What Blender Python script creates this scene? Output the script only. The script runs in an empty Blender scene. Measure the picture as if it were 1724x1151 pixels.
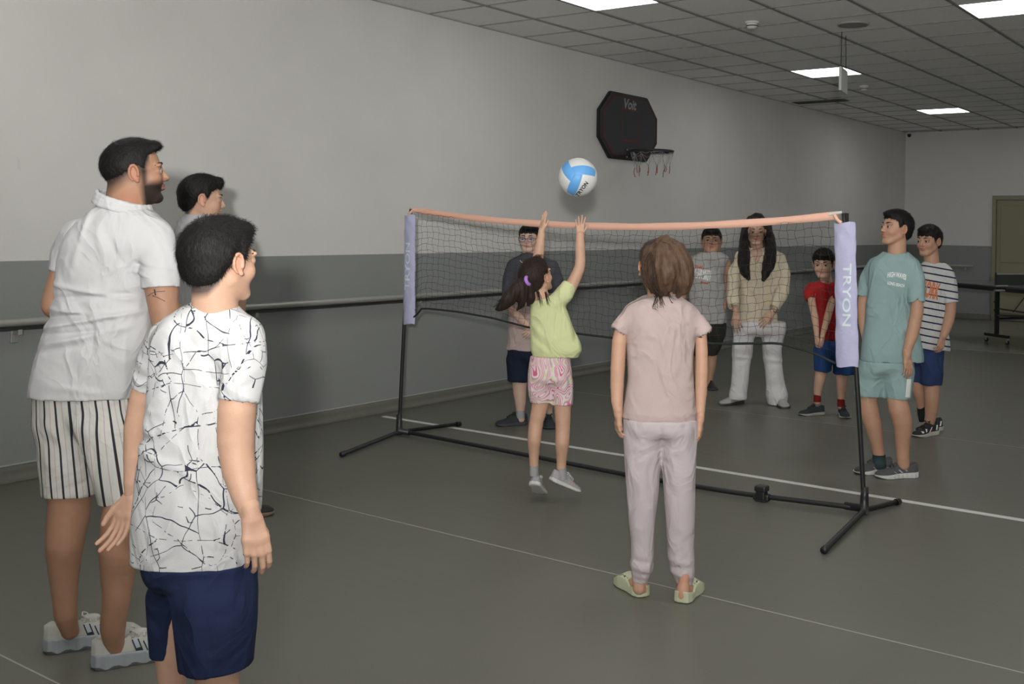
import bpy, bmesh, math, random
import numpy as np
from mathutils import Vector, Matrix, Euler, Quaternion
from mathutils.bvhtree import BVHTree
random.seed(7)
R_ = math.radians
sc = bpy.context.scene
C = sc.collection
# ---------------------------------------------------------------- camera
FPX, PITCH, YAW, ROLL, PCX, PCY, CAMH = 1769.26, -0.032, 35.116, 0.771, 984.16, 380.14, 1.43
_p, _y, _r = R_(PITCH), R_(YAW), R_(ROLL)
Fh = Vector((-math.sin(_y), math.cos(_y), 0)); Rh = Vector((math.cos(_y), math.sin(_y), 0)); Zh = Vector((0, 0, 1))
Fv = Fh*math.cos(_p) - Zh*math.sin(_p); Uv = Fh*math.sin(_p) + Zh*math.cos(_p)
R2 = Rh*math.cos(_r) + Uv*math.sin(_r); U2 = -Rh*math.sin(_r) + Uv*math.cos(_r)
cam = bpy.data.cameras.new('camera'); camo = bpy.data.objects.new('camera', cam); C.objects.link(camo)
M = Matrix((R2, U2, -Fv)).transposed().to_4x4(); M.translation = (0, 0, CAMH); camo.matrix_world = M
cam.sensor_width = 36; cam.sensor_fit = 'HORIZONTAL'; cam.lens = FPX/1724*36
cam.shift_x = -(PCX-862)/1724; cam.shift_y = -(575.5-PCY)/1724
cam.clip_start = .05; cam.clip_end = 100
sc.camera = camo
# ---------------------------------------------------------------- light and exposure
sc.view_settings.view_transform = 'Standard'; sc.view_settings.look = 'None'
sc.view_settings.gamma = 1; sc.view_settings.use_curve_mapping = False
sc.view_settings.exposure = 0
W_ = bpy.data.worlds.new('World'); sc.world = W_; W_.use_nodes = True
W_.node_tree.nodes['Background'].inputs[0].default_value = (.6, .62, .65, 1)
W_.node_tree.nodes['Background'].inputs[1].default_value = .05
PANEL_STRENGTH = 8
fl = bpy.data.lights.new('photo_flash', 'SPOT'); fl.energy = 1230; fl.color = (1.0, .985, .96)
fl.spot_size = R_(112); fl.spot_blend = 1; fl.shadow_soft_size = .07
flo = bpy.data.objects.new('photo_flash', fl); C.objects.link(flo)
flo.location = Vector((0, 0, CAMH+.24)) - Fh*.8
flo.rotation_euler = (-(Fh+Rh*.06+Vector((0, 0, .47)))).to_track_quat('Z', 'Y').to_euler()

# ---------------------------------------------------------------- materials
def mat(name, col, rough=.6, spec=.4, metal=0, emis=None, bump=None, attr=False, noise=None):
    """bump=(scale,dist,detail)  noise=(scale, amount) gives slight colour variation"""
    m = bpy.data.materials.new(name); m.use_nodes = True
    nt = m.node_tree; b = nt.nodes['Principled BSDF']
    b.inputs['Base Color'].default_value = (*col, 1); b.inputs['Roughness'].default_value = rough
    b.inputs['Specular IOR Level'].default_value = spec; b.inputs['Metallic'].default_value = metal
    if emis: b.inputs['Emission Color'].default_value = (*emis[0], 1); b.inputs['Emission Strength'].default_value = emis[1]
    tc = nt.nodes.new('ShaderNodeTexCoord')
    src = None
    if noise:
        n = nt.nodes.new('ShaderNodeTexNoise'); n.inputs['Scale'].default_value = noise[0]; n.inputs['Detail'].default_value = 4
        nt.links.new(tc.outputs['Object'], n.inputs['Vector'])
        mx = nt.nodes.new('ShaderNodeMix'); mx.data_type = 'RGBA'
        mx.inputs[6].default_value = (*[c*(1-noise[1]) for c in col], 1); mx.inputs[7].default_value = (*[min(1, c*(1+noise[1])) for c in col], 1)
        nt.links.new(n.outputs[0], mx.inputs[0]); src = mx.outputs[2]
    if attr:
        a = nt.nodes.new('ShaderNodeAttribute'); a.attribute_name = 'Col'
        mm = nt.nodes.new('ShaderNodeMix'); mm.data_type = 'RGBA'; mm.blend_type = 'MULTIPLY'; mm.inputs[0].default_value = 1
        if src: nt.links.new(src, mm.inputs[6])
        else: mm.inputs[6].default_value = (*col, 1)
        nt.links.new(a.outputs[0], mm.inputs[7]); src = mm.outputs[2]
    if src: nt.links.new(src, b.inputs['Base Color'])
    if bump:
        n2 = nt.nodes.new('ShaderNodeTexNoise'); n2.inputs['Scale'].default_value = bump[0]; n2.inputs['Detail'].default_value = bump[2] if len(bump) > 2 else 3
        mp = nt.nodes.new('ShaderNodeMapping'); mp.inputs['Scale'].default_value = bump[3] if len(bump) > 3 else (1, 1, 1)
        nt.links.new(tc.outputs['Object'], mp.inputs[0]); nt.links.new(mp.outputs[0], n2.inputs['Vector'])
        bm_ = nt.nodes.new('ShaderNodeBump'); bm_.inputs['Distance'].default_value = bump[1]; bm_.inputs['Strength'].default_value = 1
        nt.links.new(n2.outputs[0], bm_.inputs['Height']); nt.links.new(bm_.outputs[0], b.inputs['Normal'])
    return m
def nodes(m): return m.node_tree, m.node_tree.nodes['Principled BSDF']
def lnk(nt, a, b): nt.links.new(a, b)
def mathn(nt, op, a, b=None, c=None):
    n = nt.nodes.new('ShaderNodeMath'); n.operation = op
    for i, v in enumerate((a, b, c)):
        if v is None: continue
        if isinstance(v, (int, float)): n.inputs[i].default_value = v
        else: nt.links.new(v, n.inputs[i])
    return n.outputs[0]

# ---------------------------------------------------------------- object helpers
def link(name, me, m, parent=None, **props):
    o = bpy.data.objects.new(name, me); C.objects.link(o)
    if m and not me.materials: me.materials.append(m)
    if parent: o.parent = parent
    for k, v in props.items(): o[k] = v
    return o
def empty(name, label, cat, loc=(0, 0, 0), rz=0, group=None):
    o = bpy.data.objects.new(name, None); C.objects.link(o); o.empty_display_size = .1
    o.location = loc; o.rotation_euler = (0, 0, rz); o['label'] = label; o['category'] = cat
    if group: o['group'] = group
    return o
def from_arrays(verts, faces, name='m', smooth=True, col=None):
    me = bpy.data.meshes.new(name)
    v = np.asarray(verts, np.float32); f = np.asarray(faces, np.int32)
    me.vertices.add(len(v)); me.vertices.foreach_set('co', v.ravel())
    n = f.shape[1]
    me.loops.add(f.size); me.loops.foreach_set('vertex_index', f.ravel())
    me.polygons.add(len(f)); me.polygons.foreach_set('loop_start', np.arange(0, f.size, n, dtype=np.int32))
    if smooth: me.polygons.foreach_set('use_smooth', np.ones(len(f), bool))
    me.update(calc_edges=True); me.validate()
    if col is not None:
        a = me.color_attributes.new('Col', 'FLOAT_COLOR', 'POINT')
        c4 = np.ones((len(v), 4), np.float32); c4[:, :3] = col; a.data.foreach_set('color', c4.ravel())
    return me
def bm_mesh(bm, name='m', smooth=False):
    me = bpy.data.meshes.new(name); bm.to_mesh(me); bm.free()
    if smooth:
        for p in me.polygons: p.use_smooth = True
    return me
def bx(bm, lo, hi, bev=0, mtx=None):
    r = bmesh.ops.create_cube(bm, size=1); vs = r['verts']
    s = [hi[i]-lo[i] for i in range(3)]; c = [(hi[i]+lo[i])/2 for i in range(3)]
    for v in vs: v.co = Vector((v.co.x*s[0]+c[0], v.co.y*s[1]+c[1], v.co.z*s[2]+c[2]))
    if bev:
        es = list({e for v in vs for e in v.link_edges})
        r = bmesh.ops.bevel(bm, geom=es, offset=bev, segments=2, affect='EDGES', profile=.5); vs = list({v for f in r['faces'] for v in f.verts} | {v for v in vs if v.is_valid})
    if mtx:
        for v in vs: v.co = mtx @ v.co
    return vs
def tube_arrays(paths, r, n=6, closed=False):
    """sweep n-gon along each polyline (list of list of 3-vectors); r number or per-point list"""
    V = []; F = []
    for pi, P in enumerate(paths):
        P = np.asarray(P, float); m = len(P)
        rr = r[pi] if isinstance(r, list) else r
        rr = np.full(m, rr) if np.isscalar(rr) else np.asarray(rr)
        T = np.gradient(P, axis=0)
        if closed: T = np.roll(P, -1, 0)-np.roll(P, 1, 0)
        T /= np.linalg.norm(T, axis=1)[:, None]+1e-9
        ref = np.array([0, 0, 1.]) if abs(T[:, 2]).mean() < .8 else np.array([1., 0, 0])
        A = np.cross(T, ref); A /= np.linalg.norm(A, axis=1)[:, None]+1e-9
        B = np.cross(T, A)
        b0 = len(V)
        for i in range(m):
            for k in range(n):
                a = 2*math.pi*k/n; V.append(P[i]+(A[i]*math.cos(a)+B[i]*math.sin(a))*rr[i])
        segs = m if closed else m-1
        for i in range(segs):
            j = (i+1) % m
            for k in range(n):
                F.append((b0+i*n+k, b0+i*n+(k+1) % n, b0+j*n+(k+1) % n, b0+j*n+k))
        if not closed and n >= 4:
            for i in (0, m-1):
                for k in range(1, n-2, 2): F.append((b0+i*n, b0+i*n+k, b0+i*n+k+1, b0+i*n+k+2))
    return np.array(V), np.array(F)
def tube(name, paths, r, m, parent=None, n=8, closed=False, **props):
    V, F = tube_arrays(paths, r, n, closed)
    return link(name, from_arrays(V, F), m, parent, **props)

# ---------------------------------------------------------------- implicit modelling kit
def smin(a, b, k):
    if k <= 0: return np.minimum(a, b)
    h = np.maximum(k-np.abs(a-b), 0)/k
    return np.minimum(a, b)-h*h*k*.25
def smax(a, b, k): return -smin(-a, -b, k)
class Sdf:
    def __init__(s, h): s.h = h; s.ops = []; s.lo = np.full(3, 1e9); s.hi = np.full(3, -1e9); s.carves = []
    def _add(s, lo, hi, fn, k, mode='add'):
        lo = np.asarray(lo, float); hi = np.asarray(hi, float)
        if mode == 'add': s.lo = np.minimum(s.lo, lo); s.hi = np.maximum(s.hi, hi)
        s.ops.append((lo, hi, fn, k, mode))
    @staticmethod
    def _cone(a, b, ra, rb, cap=False, cap0=False):
        a = np.asarray(a, float); b = np.asarray(b, float); d = b-a; L2 = float(d@d)+1e-12; L = math.sqrt(L2)
        def fn(X, Y, Z):
            t = ((X-a[0])*d[0]+(Y-a[1])*d[1]+(Z-a[2])*d[2])/L2
            tc = np.clip(t, 0, 1)
            q = np.sqrt((X-a[0]-tc*d[0])**2+(Y-a[1]-tc*d[1])**2+(Z-a[2]-tc*d[2])**2)-(ra+(rb-ra)*tc)
            if cap: q = np.maximum(q, (t-1)*L)
            if cap0: q = np.maximum(q, -t*L)
            return q
        return fn
    def cone(s, a, b, ra, rb, k=.01, mode='add', cap=False, carve=0):
        a = np.asarray(a, float); b = np.asarray(b, float); r = max(ra, rb)+2*s.h
        fn = s._cone(a, b, ra, rb, cap)
        s._add(np.minimum(a, b)-r, np.maximum(a, b)+r, fn, k, mode)
        if carve:
            d = (b-a)/np.linalg.norm(b-a); c0 = b-d*carve
            fi = s._cone(c0, b+d*.03, ra+(rb-ra)*(1-carve/np.linalg.norm(b-a))-.007, rb-.006, False, True)
            s.carves.append((np.minimum(c0, b)-r-.03, np.maximum(c0, b)+r+.03, fi))
    def chain(s, pts, k=.01, cap=False, carve=0, sub=4):
        """one smooth tapering limb through the given (point, radius) stations"""
        P = np.array([np.asarray(p[0], float) for p in pts]); r = np.array([p[1] for p in pts], float); n = len(P)
        if n > 2 and sub > 1:
            Pe = np.vstack([2*P[0]-P[1], P, 2*P[-1]-P[-2]]); re = np.r_[r[0], r, r[-1]]; Q = []; q = []
            for i in range(1, n):
                for t in np.arange(sub)/sub:
                    w = .5*np.array((-t+2*t*t-t**3, 2-5*t*t+3*t**3, t+4*t*t-3*t**3, -t*t+t**3)); Q.append(w@Pe[i-1:i+3]); q.append(w@re[i-1:i+3])
            P = np.vstack([Q, P[-1]]); r = np.r_[q, r[-1]]
        r = np.maximum(r, .0008)
        segs = [s._cone(P[i], P[i+1], r[i], r[i+1], cap and i == len(P)-2) for i in range(len(P)-1)]
        bl = [(np.minimum(P[i], P[i+1])-max(r[i], r[i+1]), np.maximum(P[i], P[i+1])+max(r[i], r[i+1])) for i in range(len(P)-1)]
        rm = 2*s.h
        for i in range(0, len(segs), 4):     # groups share a box; neighbours meet with equal radii so no bulge
            g = segs[i:i+4]; lo = np.min([b[0] for b in bl[i:i+4]], 0)-rm; hi = np.max([b[1] for b in bl[i:i+4]], 0)+rm
            s._add(lo, hi, (lambda X, Y, Z, g=g: np.minimum.reduce([f(X, Y, Z) for f in g])), k if i == 0 else min(k, .004))
        if carve:
            a, b, ra, rb = P[-2], P[-1], r[-2], r[-1]; d = (b-a)/np.linalg.norm(b-a); c0 = b-d*carve; rr = max(ra, rb)+.03
            wt = max(.0065, 1.7*s.h); fi = s._cone(c0, b+d*.03, rb-wt, rb-wt, False, True); s.carves.append((np.minimum(c0, b)-rr, np.maximum(c0, b)+rr, fi))
    def ell(s, c, r, rot=None, k=.01, mode='add'):
        c = np.asarray(c, float); r = np.asarray(r, float); Rm = np.eye(3) if rot is None else np.asarray(rot, float)
        m = r.max()+2*s.h+ (k if mode != 'add' else 0)
        def fn(X, Y, Z):
            x, y, z = X-c[0], Y-c[1], Z-c[2]
            p = [Rm[0, i]*x+Rm[1, i]*y+Rm[2, i]*z for i in range(3)]
            k0 = np.sqrt(sum((p[i]/r[i])**2 for i in range(3)))+1e-9
            k1 = np.sqrt(sum((p[i]/r[i]**2)**2 for i in range(3)))+1e-9
            return k0*(k0-1)/k1
        s._add(c-m, c+m, fn, k, mode)
    def loft(s, rows, k=.02, q=.62, yaw=0, n=2.3, inset=0, flat=True, carve=0, mode='add', smooth=.02, capt=0, capb=0):
        """rows: (z, cx, cy, w [,q]) with w the half width seen from the viewer"""
        rows = sorted(rows, key=lambda r: r[0]); rz = np.array([r[0] for r in rows])
        qq = np.array([r[4] if len(r) > 4 and r[4] else q for r in rows])
        rx = np.array([r[1] for r in rows]); ry = np.array([r[2] for r in rows]); rw = np.array([r[3] for r in rows])
        cs, sn = math.cos(yaw), math.sin(yaw)
        zt, zb = rz[-1], rz[0]
        def par(z):
            zz = np.linspace(-smooth, smooth, 5)
            def it(v): return sum(np.interp(z+d, rz, v) for d in zz)/5
            a = it(rw)/np.sqrt(cs**2+it(qq)**2*sn**2); return it(rx), it(ry), a, a*it(qq)
        amax = (rw/np.sqrt(cs**2+qq**2*sn**2)).max()
        lo = np.array([rx.min()-amax, ry.min()-amax, zb])-2*s.h; hi = np.array([rx.max()+amax, ry.max()+amax, zt])+2*s.h
        def mk(ins, z0, z1):
            def fn(X, Y, Z):
                z = np.clip(Z.ravel(), zb, zt); cx, cy, a, b = [v.reshape(1, 1, -1) for v in par(z)]
                a = np.maximum(a-ins, .004); b = np.maximum(b-ins, .004)
                x = (X-cx)*cs-(Y-cy)*sn; y = (X-cx)*sn+(Y-cy)*cs
                ax, ay = np.abs(x), np.abs(y)
                rho = ((ax/a)**n+(ay/b)**n)**(1/n)+1e-6
                g = rho**(1-n)*np.sqrt(((ax/a)**(n-1)/a)**2+((ay/b)**(n-1)/b)**2)+1e-6
                d = np.where(rho < .3, -.7*np.minimum(a, b), (rho-1)/g)
                d = np.maximum(d, -.9*np.minimum(a, b))
                return smax(smax(d, z0-Z, capb), Z-z1, capt)
            return fn
        s._add(lo, hi, mk(inset, zb, zt), k, mode)
        if carve:
            l2 = lo.copy(); h2 = hi.copy(); h2[2] = zb+carve+.02; l2[2] -= .02
            s.carves.append((l2, h2, mk(max(.007, 1.8*s.h)+inset, zb-.05, zb+carve)))
    def op(s, fn, lo=None, hi=None): s.ops.append((lo, hi, fn, 0, 'op'))
    def arrays(s, disp=None, post=None):
        h = s.h; pad = 3*h
        lo = s.lo-pad; n = np.ceil((s.hi+pad-lo)/h).astype(int)+1
        ax = [(lo[i]+h*np.arange(n[i])).astype(np.float32) for i in range(3)]
        f = np.full(tuple(n), 1.0, np.float32)
        def box(l, u):
            sl = []
            for i in range(3):
                a = 0 if l is None else max(0, int((l[i]-lo[i])/h)-1); b = n[i] if u is None else min(n[i], int((u[i]-lo[i])/h)+2)
                if b <= a: return None
                sl.append(slice(a, b))
            return tuple(sl)
        def run(l, u, fn): 
            sl = box(l, u)
            if sl is None: return None, None
            return sl, fn(ax[0][sl[0]][:, None, None], ax[1][sl[1]][None, :, None], ax[2][sl[2]][None, None, :])
        for (l, u, fn, k, mode) in s.ops:
            if mode == 'op':
                sl = box(l, u)
                if sl is None: continue
                f[sl] = fn(ax[0][sl[0]][:, None, None], ax[1][sl[1]][None, :, None], ax[2][sl[2]][None, None, :], f[sl]); continue
            if mode == 'add': l = l-k; u = u+k
            sl, d = run(l, u, fn)
            if sl is None: continue
            if mode == 'add': f[sl] = smin(f[sl], d, k)
            elif mode == 'sub': f[sl] = smax(f[sl], -d, k)
            elif mode == 'cut': f[sl] = np.maximum(f[sl], d)
        if disp is not None: f = f-disp(ax[0][:, None, None], ax[1][None, :, None], ax[2][None, None, :]).astype(np.float32)
        for (l, u, fn) in s.carves:
            sl, d = run(l, u, fn)
            if sl is not None: f[sl] = np.maximum(f[sl], -d)
        f[0] = f[-1] = 1; f[:, 0] = f[:, -1] = 1; f[:, :, 0] = f[:, :, -1] = 1
        # surface nets
        S = f < 0
        nx, ny, nz = n-1
        cnt = np.zeros((nx, ny, nz), np.int8)
        for i in (0, 1):
            for j in (0, 1):
                for k in (0, 1): cnt += S[i:nx+i, j:ny+j, k:nz+k]
        act = (cnt > 0) & (cnt < 8)
        I = np.argwhere(act); idx = np.full((nx, ny, nz), -1, np.int32); idx[act] = np.arange(len(I))
        P = np.zeros((len(I), 3)); w = np.zeros(len(I))
        cor = {}
        for i in (0, 1):
            for j in (0, 1):
                for k in (0, 1): cor[i, j, k] = f[I[:, 0]+i, I[:, 1]+j, I[:, 2]+k]
        for a in range(3):
            for p in (0, 1):
                for q_ in (0, 1):
                    c0 = [0, 0, 0]; o = [x for x in range(3) if x != a]; c0[o[0]] = p; c0[o[1]] = q_; c1 = list(c0); c1[a] = 1
                    v0, v1 = cor[tuple(c0)], cor[tuple(c1)]; mk = (v0 < 0) != (v1 < 0)
                    t = np.where(mk, v0/(v0-v1+1e-12), 0)
                    e = np.zeros((len(I), 3)); e[:, o[0]] = p; e[:, o[1]] = q_; e[:, a] = t
                    P += e*mk[:, None]; w += mk
        P = (P/w[:, None]+I)*h+lo
        faces = []
        for a in range(3):
            o = [x for x in range(3) if x != a]; o1, o2 = o
            s0 = [slice(1, -1)]*3; s0[a] = slice(0, -1); s1 = list(s0); s1[a] = slice(1, None)
            A, B = S[tuple(s0)], S[tuple(s1)]; ed = np.argwhere(A != B)
            if not len(ed): continue
            flip = A[tuple(ed.T)]
            base = ed.copy(); base[:, o1] += 1; base[:, o2] += 1
            def g(d1, d2):
                c = base.copy(); c[:, o1] -= d1; c[:, o2] -= d2; return idx[tuple(c.T)]
            qd = np.stack([g(0, 0), g(1, 0), g(1, 1), g(0, 1)], 1)
            fl_ = flip if a != 1 else ~flip
            qd[~fl_] = qd[~fl_][:, ::-1]; faces.append(qd)
        return P, np.concatenate(faces)
def join_arrays(parts):
    V = []; F = []; K = []; b = 0
    for v, f, c in parts:
        V.append(v); F.append(f+b); K.append(np.ones((len(v), 3)) if c is None else c); b += len(v)
    return np.concatenate(V), np.concatenate(F), np.concatenate(K)
def relax(P, F, it=1, lam=.5):
    for _ in range(it):
        acc = np.zeros_like(P); w = np.zeros(len(P))
        for i in range(4):
            j = F[:, (i+1) % 4]; k = F[:, i]
            for c in range(3): acc[:, c] += np.bincount(k, P[j, c], len(P))+np.bincount(j, P[k, c], len(P))
            w += np.bincount(k, minlength=len(P))+np.bincount(j, minlength=len(P))
        P = P+lam*(acc/np.maximum(w, 1)[:, None]-P)
    return P

# ================================================================ THE ROOM
XL, YB, XR, YF, HC, DADO = -5.837, 17.77, 6.0, -5.0, 3.10, 1.20
def wall_paint(name):
    m = mat(name, (.6, .6, .6), rough=.62, spec=.25)
    nt, b = nodes(m); g = nt.nodes.new('ShaderNodeNewGeometry'); sp = nt.nodes.new('ShaderNodeSeparateXYZ')
    lnk(nt, g.outputs['Position'], sp.inputs[0])
    st = mathn(nt, 'GREATER_THAN', sp.outputs[2], DADO)
    n = nt.nodes.new('ShaderNodeTexNoise'); n.inputs['Scale'].default_value = 1.7; n.inputs['Detail'].default_value = 6; lnk(nt, g.outputs['Position'], n.inputs['Vector'])
    mx = nt.nodes.new('ShaderNodeMix'); mx.data_type = 'RGBA'; mx.inputs[6].default_value = (.28, .293, .28, 1); mx.inputs[7].default_value = (.70, .69, .665, 1)
    lnk(nt, st, mx.inputs[0])
    v = mathn(nt, 'MULTIPLY_ADD', n.outputs[0], .16, .92)
    # scuffs and streaks low on the wall
    n2 = nt.nodes.new('ShaderNodeTexNoise'); n2.inputs['Scale'].default_value = 9; n2.inputs['Detail'].default_value = 8; n2.inputs['Roughness'].default_value = .7
    mp = nt.nodes.new('ShaderNodeMapping'); mp.inputs['Scale'].default_value = (1, 1, .25); lnk(nt, g.outputs['Position'], mp.inputs[0]); lnk(nt, mp.outputs[0], n2.inputs['Vector'])
    sc_ = mathn(nt, 'MULTIPLY_ADD', mathn(nt, 'GREATER_THAN', n2.outputs[0], .70), -.06, 1.0)
    mm = nt.nodes.new('ShaderNodeMix'); mm.data_type = 'RGBA'; mm.blend_type = 'MULTIPLY'; mm.inputs[0].default_value = 1
    lnk(nt, mx.outputs[2], mm.inputs[6]); lnk(nt, mathn(nt, 'MULTIPLY', v, sc_), mm.inputs[7]); lnk(nt, mm.outputs[2], b.inputs['Base Color'])
    n3 = nt.nodes.new('ShaderNodeTexNoise'); n3.inputs['Scale'].default_value = 60; n3.inputs['Detail'].default_value = 4; lnk(nt, g.outputs['Position'], n3.inputs['Vector'])
    bp = nt.nodes.new('ShaderNodeBump'); bp.inputs['Distance'].default_value = .0025; bp.inputs['Strength'].default_value = .6; lnk(nt, n3.outputs[0], bp.inputs['Height']); lnk(nt, bp.outputs[0], b.inputs['Normal'])
    return m
M_wall = wall_paint('wall_paint')
def floor_mat(name, col, rough):
    m = mat(name, col, rough=rough, spec=.45); nt, b = nodes(m)
    g = nt.nodes.new('ShaderNodeNewGeometry'); n = nt.nodes.new('ShaderNodeTexNoise'); n.inputs['Scale'].default_value = 3; n.inputs['Detail'].default_value = 8; n.inputs['Roughness'].default_value = .65
    mp = nt.nodes.new('ShaderNodeMapping'); mp.inputs['Scale'].default_value = (.5, 9, 1); lnk(nt, g.outputs['Position'], mp.inputs[0]); lnk(nt, mp.outputs[0], n.inputs['Vector'])
    n2 = nt.nodes.new('ShaderNodeTexNoise'); n2.inputs['Scale'].default_value = 260; lnk(nt, g.outputs['Position'], n2.inputs['Vector'])
    v = mathn(nt, 'MULTIPLY_ADD', n.outputs[0], .22, mathn(nt, 'MULTIPLY_ADD', n2.outputs[0], .24, .77))
    mm = nt.nodes.new('ShaderNodeMix'); mm.data_type = 'RGBA'; mm.blend_type = 'MULTIPLY'; mm.inputs[0].default_value = 1; mm.inputs[6].default_value = (*col, 1)
    lnk(nt, v, mm.inputs[7]); lnk(nt, mm.outputs[2], b.inputs['Base Color'])
    lnk(nt, mathn(nt, 'MULTIPLY_ADD', n.outputs[0], .18, rough-.08), b.inputs['Roughness'])
    bp = nt.nodes.new('ShaderNodeBump'); bp.inputs['Distance'].default_value = .0004; lnk(nt, n2.outputs[0], bp.inputs['Height']); lnk(nt, bp.outputs[0], b.inputs['Normal'])
    return m
M_floor = floor_mat('floor_vinyl', (.150, .148, .124), .38)
M_floor2 = floor_mat('floor_tile', (.21, .205, .18), .22)
M_tile = mat('ceiling_tile', (.88, .88, .86), rough=.9, spec=.1, noise=(90, .09), bump=(140, .002))
M_bar = mat('ceiling_grid', (.27, .27, .25), rough=.6)  # bar grey darkened to stand in for the shadow gaps around the tiles
M_seam = mat('weld_seam', (.42, .41, .38), rough=.5)
M_tape = mat('white_line', (.72, .72, .70), rough=.5)
M_lite = mat('light_diffuser', (.9, .9, .9), emis=((1, 1, .985), PANEL_STRENGTH))
M_steel = mat('handrail_metal', (.42, .42, .39), rough=.32, metal=.35)
M_dark = mat('dark_metal', (.02, .02, .021), rough=.45)
M_plast = mat('white_plastic', (.66, .66, .62), rough=.45)
M_door = mat('door_paint', (.29, .275, .185), rough=.45, noise=(4, .05))
def struct(name, m, boxes, bev=0, parent=None, **kw):
    bm = bmesh.new()
    for lo, hi in boxes: bx(bm, lo, hi, bev)
    o = link(name, bm_mesh(bm), m, parent, **kw)
    if not parent: o['kind'] = 'structure'
    return o
floor = struct('floor', M_floor, [((XL-.2, YF-.2, -.12), (XR+.2, YB+.2, -.004))])
for y0, y1 in ((YF, 1.725), (1.731, 3.622), (3.628, 5.50), (5.506, 7.40), (7.404, 9.30), (9.304, 11.2), (11.204, 13.09)):
    struct('floor_sheet', M_floor, [((XL, y0, -.004), (XR, y1, 0))], parent=floor)
struct('floor_sheet', M_floor2, [((XL, 13.10, -.004), (XR, YB, -.001))], parent=floor)['label'] = 'glossier far floor beyond the court'
for y in (1.728, 3.625, 7.402):
    struct('weld_seam', M_seam, [((XL, y-.003, -.003), (XR, y+.003, .0004))], parent=floor)
struct('floor_edge_strip', M_seam, [((XL, 13.09, -.003), (XR, 13.10, .0015))], parent=floor)
# coved skirting in the floor's own material
def cove(name, p0, p1, nrm):
    V = []; F = []; prof = [(.0005, .088), (.003, .087)]+[(.006+.045*(1-math.cos(t)), .052-.05*math.sin(t)) for t in np.linspace(0, math.pi/2, 7)]
    p0, p1, nrm = Vector(p0), Vector(p1), Vector(nrm)
    for p in (p0, p1):
        for d, z in prof: V.append(p+nrm*d+Vector((0, 0, z)))
    n = len(prof)
    for i in range(n-1): F.append((i, i+1, n+i+1, n+i))
    return link(name, from_arrays(V, F), M_floor, None, kind='structure')
cove('baseboard_left', (XL, YF, 0), (XL, YB, 0), (1, 0, 0)); cove('baseboard_back', (XL, YB, 0), (-4.40, YB, 0), (0, -1, 0))
struct('trim_1', mat('skirting_lip', (.42, .42, .40), rough=.5), [((XL-.01, YF, .086), (XL+.006, YB, .094))])
struct('wall_left', M_wall, [((XL-.2, YF-.2, 0), (XL, YB+.2, HC+.3))])
struct('wall_back', M_wall, [((XL, YB, 0), (-4.40, YB+.2, HC+.3)), ((-4.40, YB, 2.02), (-3.35, YB+.2, HC+.3)), ((-3.35, YB, 0), (XR+.2, YB+.2, HC+.3))])
struct('wall_right', M_wall, [((XR, YF-.2, 0), (XR+.2, YB, HC+.3))])
struct('wall_front', M_wall, [((XL, YF-.2, 0), (XR, YF, HC+.3))])
d1 = empty('door_1', 'x', 'door', (-3.87, YB, 0)); del d1['label'], d1['category']; d1['kind'] = 'structure'
struct('door_frame', M_door, [((-.53, -.03, 0), (-.47, .06, 2.02)), ((.46, -.03, 0), (.52, .06, 2.02)), ((-.47, -.03, 1.95), (.46, .06, 2.02))], .004, parent=d1)
struct('door_leaf', M_door, [((-.465, .0, .01), (.455, .05, 1.945))], .003, parent=d1)
for z0, z1 in ((.12, .86), (.94, 1.86)):
    struct('door_panel', M_door, [((-.40, -.012, z0), (.39, .0, z1))], .006, parent=d1)
struct('door_handle', M_steel, [((.34, -.05, .99), (.42, -.02, 1.01)), ((.38, -.03, .97), (.41, 0, 1.03))], .004, parent=d1)
# ceiling
ceil = struct('ceiling', M_bar, [((XL-.2, YF-.2, HC+.05), (XR+.2, YB+.2, HC+.2))])
GX, GY = XL, 6.098
bm = bmesh.new()
i = 1
while GX+.6*i < XR:
    x = GX+.6*i; bx(bm, (x-.0125, YF, HC-.004), (x+.0125, YB, HC+.03)); i += 1
link('grid_runner', bm_mesh(bm), M_bar, ceil, kind='stuff')
bm = bmesh.new()
for j in range(-19, 20):
    y = GY+.6*j
    if YF < y < YB: bx(bm, (XL, y-.007, HC-.002), (XR, y+.007, HC+.028))
link('grid_cross_bar', bm_mesh(bm), M_bar, ceil, kind='stuff')
struct('wall_angle', mat('wall_angle', (.42, .42, .40), rough=.5), [((XL, YF, HC-.003), (XL+.02, YB, HC+.03)), ((XL, YB-.02, HC-.003), (XR, YB, HC+.03))], parent=ceil)
def vis(x, y, z, mg=40):
    d = Vector((x, y, z-CAMH)); w = d.dot(Fv)
    if w < .3: return None
    u = PCX+FPX*d.dot(R2)/w; v = PCY-FPX*d.dot(U2)/w
    return w if -mg < u < 1724+mg and -mg < v < 1151+mg else None
bm = bmesh.new(); bx(bm, (-.290, -.294, .004), (.290, .294, .018), .003); tile_me = bm_mesh(bm); tile_me.materials.append(M_tile)
lights = set()
for c in range(2, 19, 4):
    for r in range(-14, 20, 7): lights.add((c, r + (0 if (c//4) % 2 == 0 else 3)))
skip = {(4, 1)}
tiles = []
for i in range(0, 20):
    for j in range(-19, 20):
        x, y = GX+.6*(i+.5), GY+.6*(j+.5)
        if x > XR-.2 or y > YB-.1 or y < YF+.2 or (i, j) in lights: continue
        w = max([vis(x+a, y+b, HC) or 0 for a in (-.3, 0, .3) for b in (-.3, 0, .3)])
        tiles.append((w if w else 1e3, x, y))
tiles.sort()
rest = bmesh.new()
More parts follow.
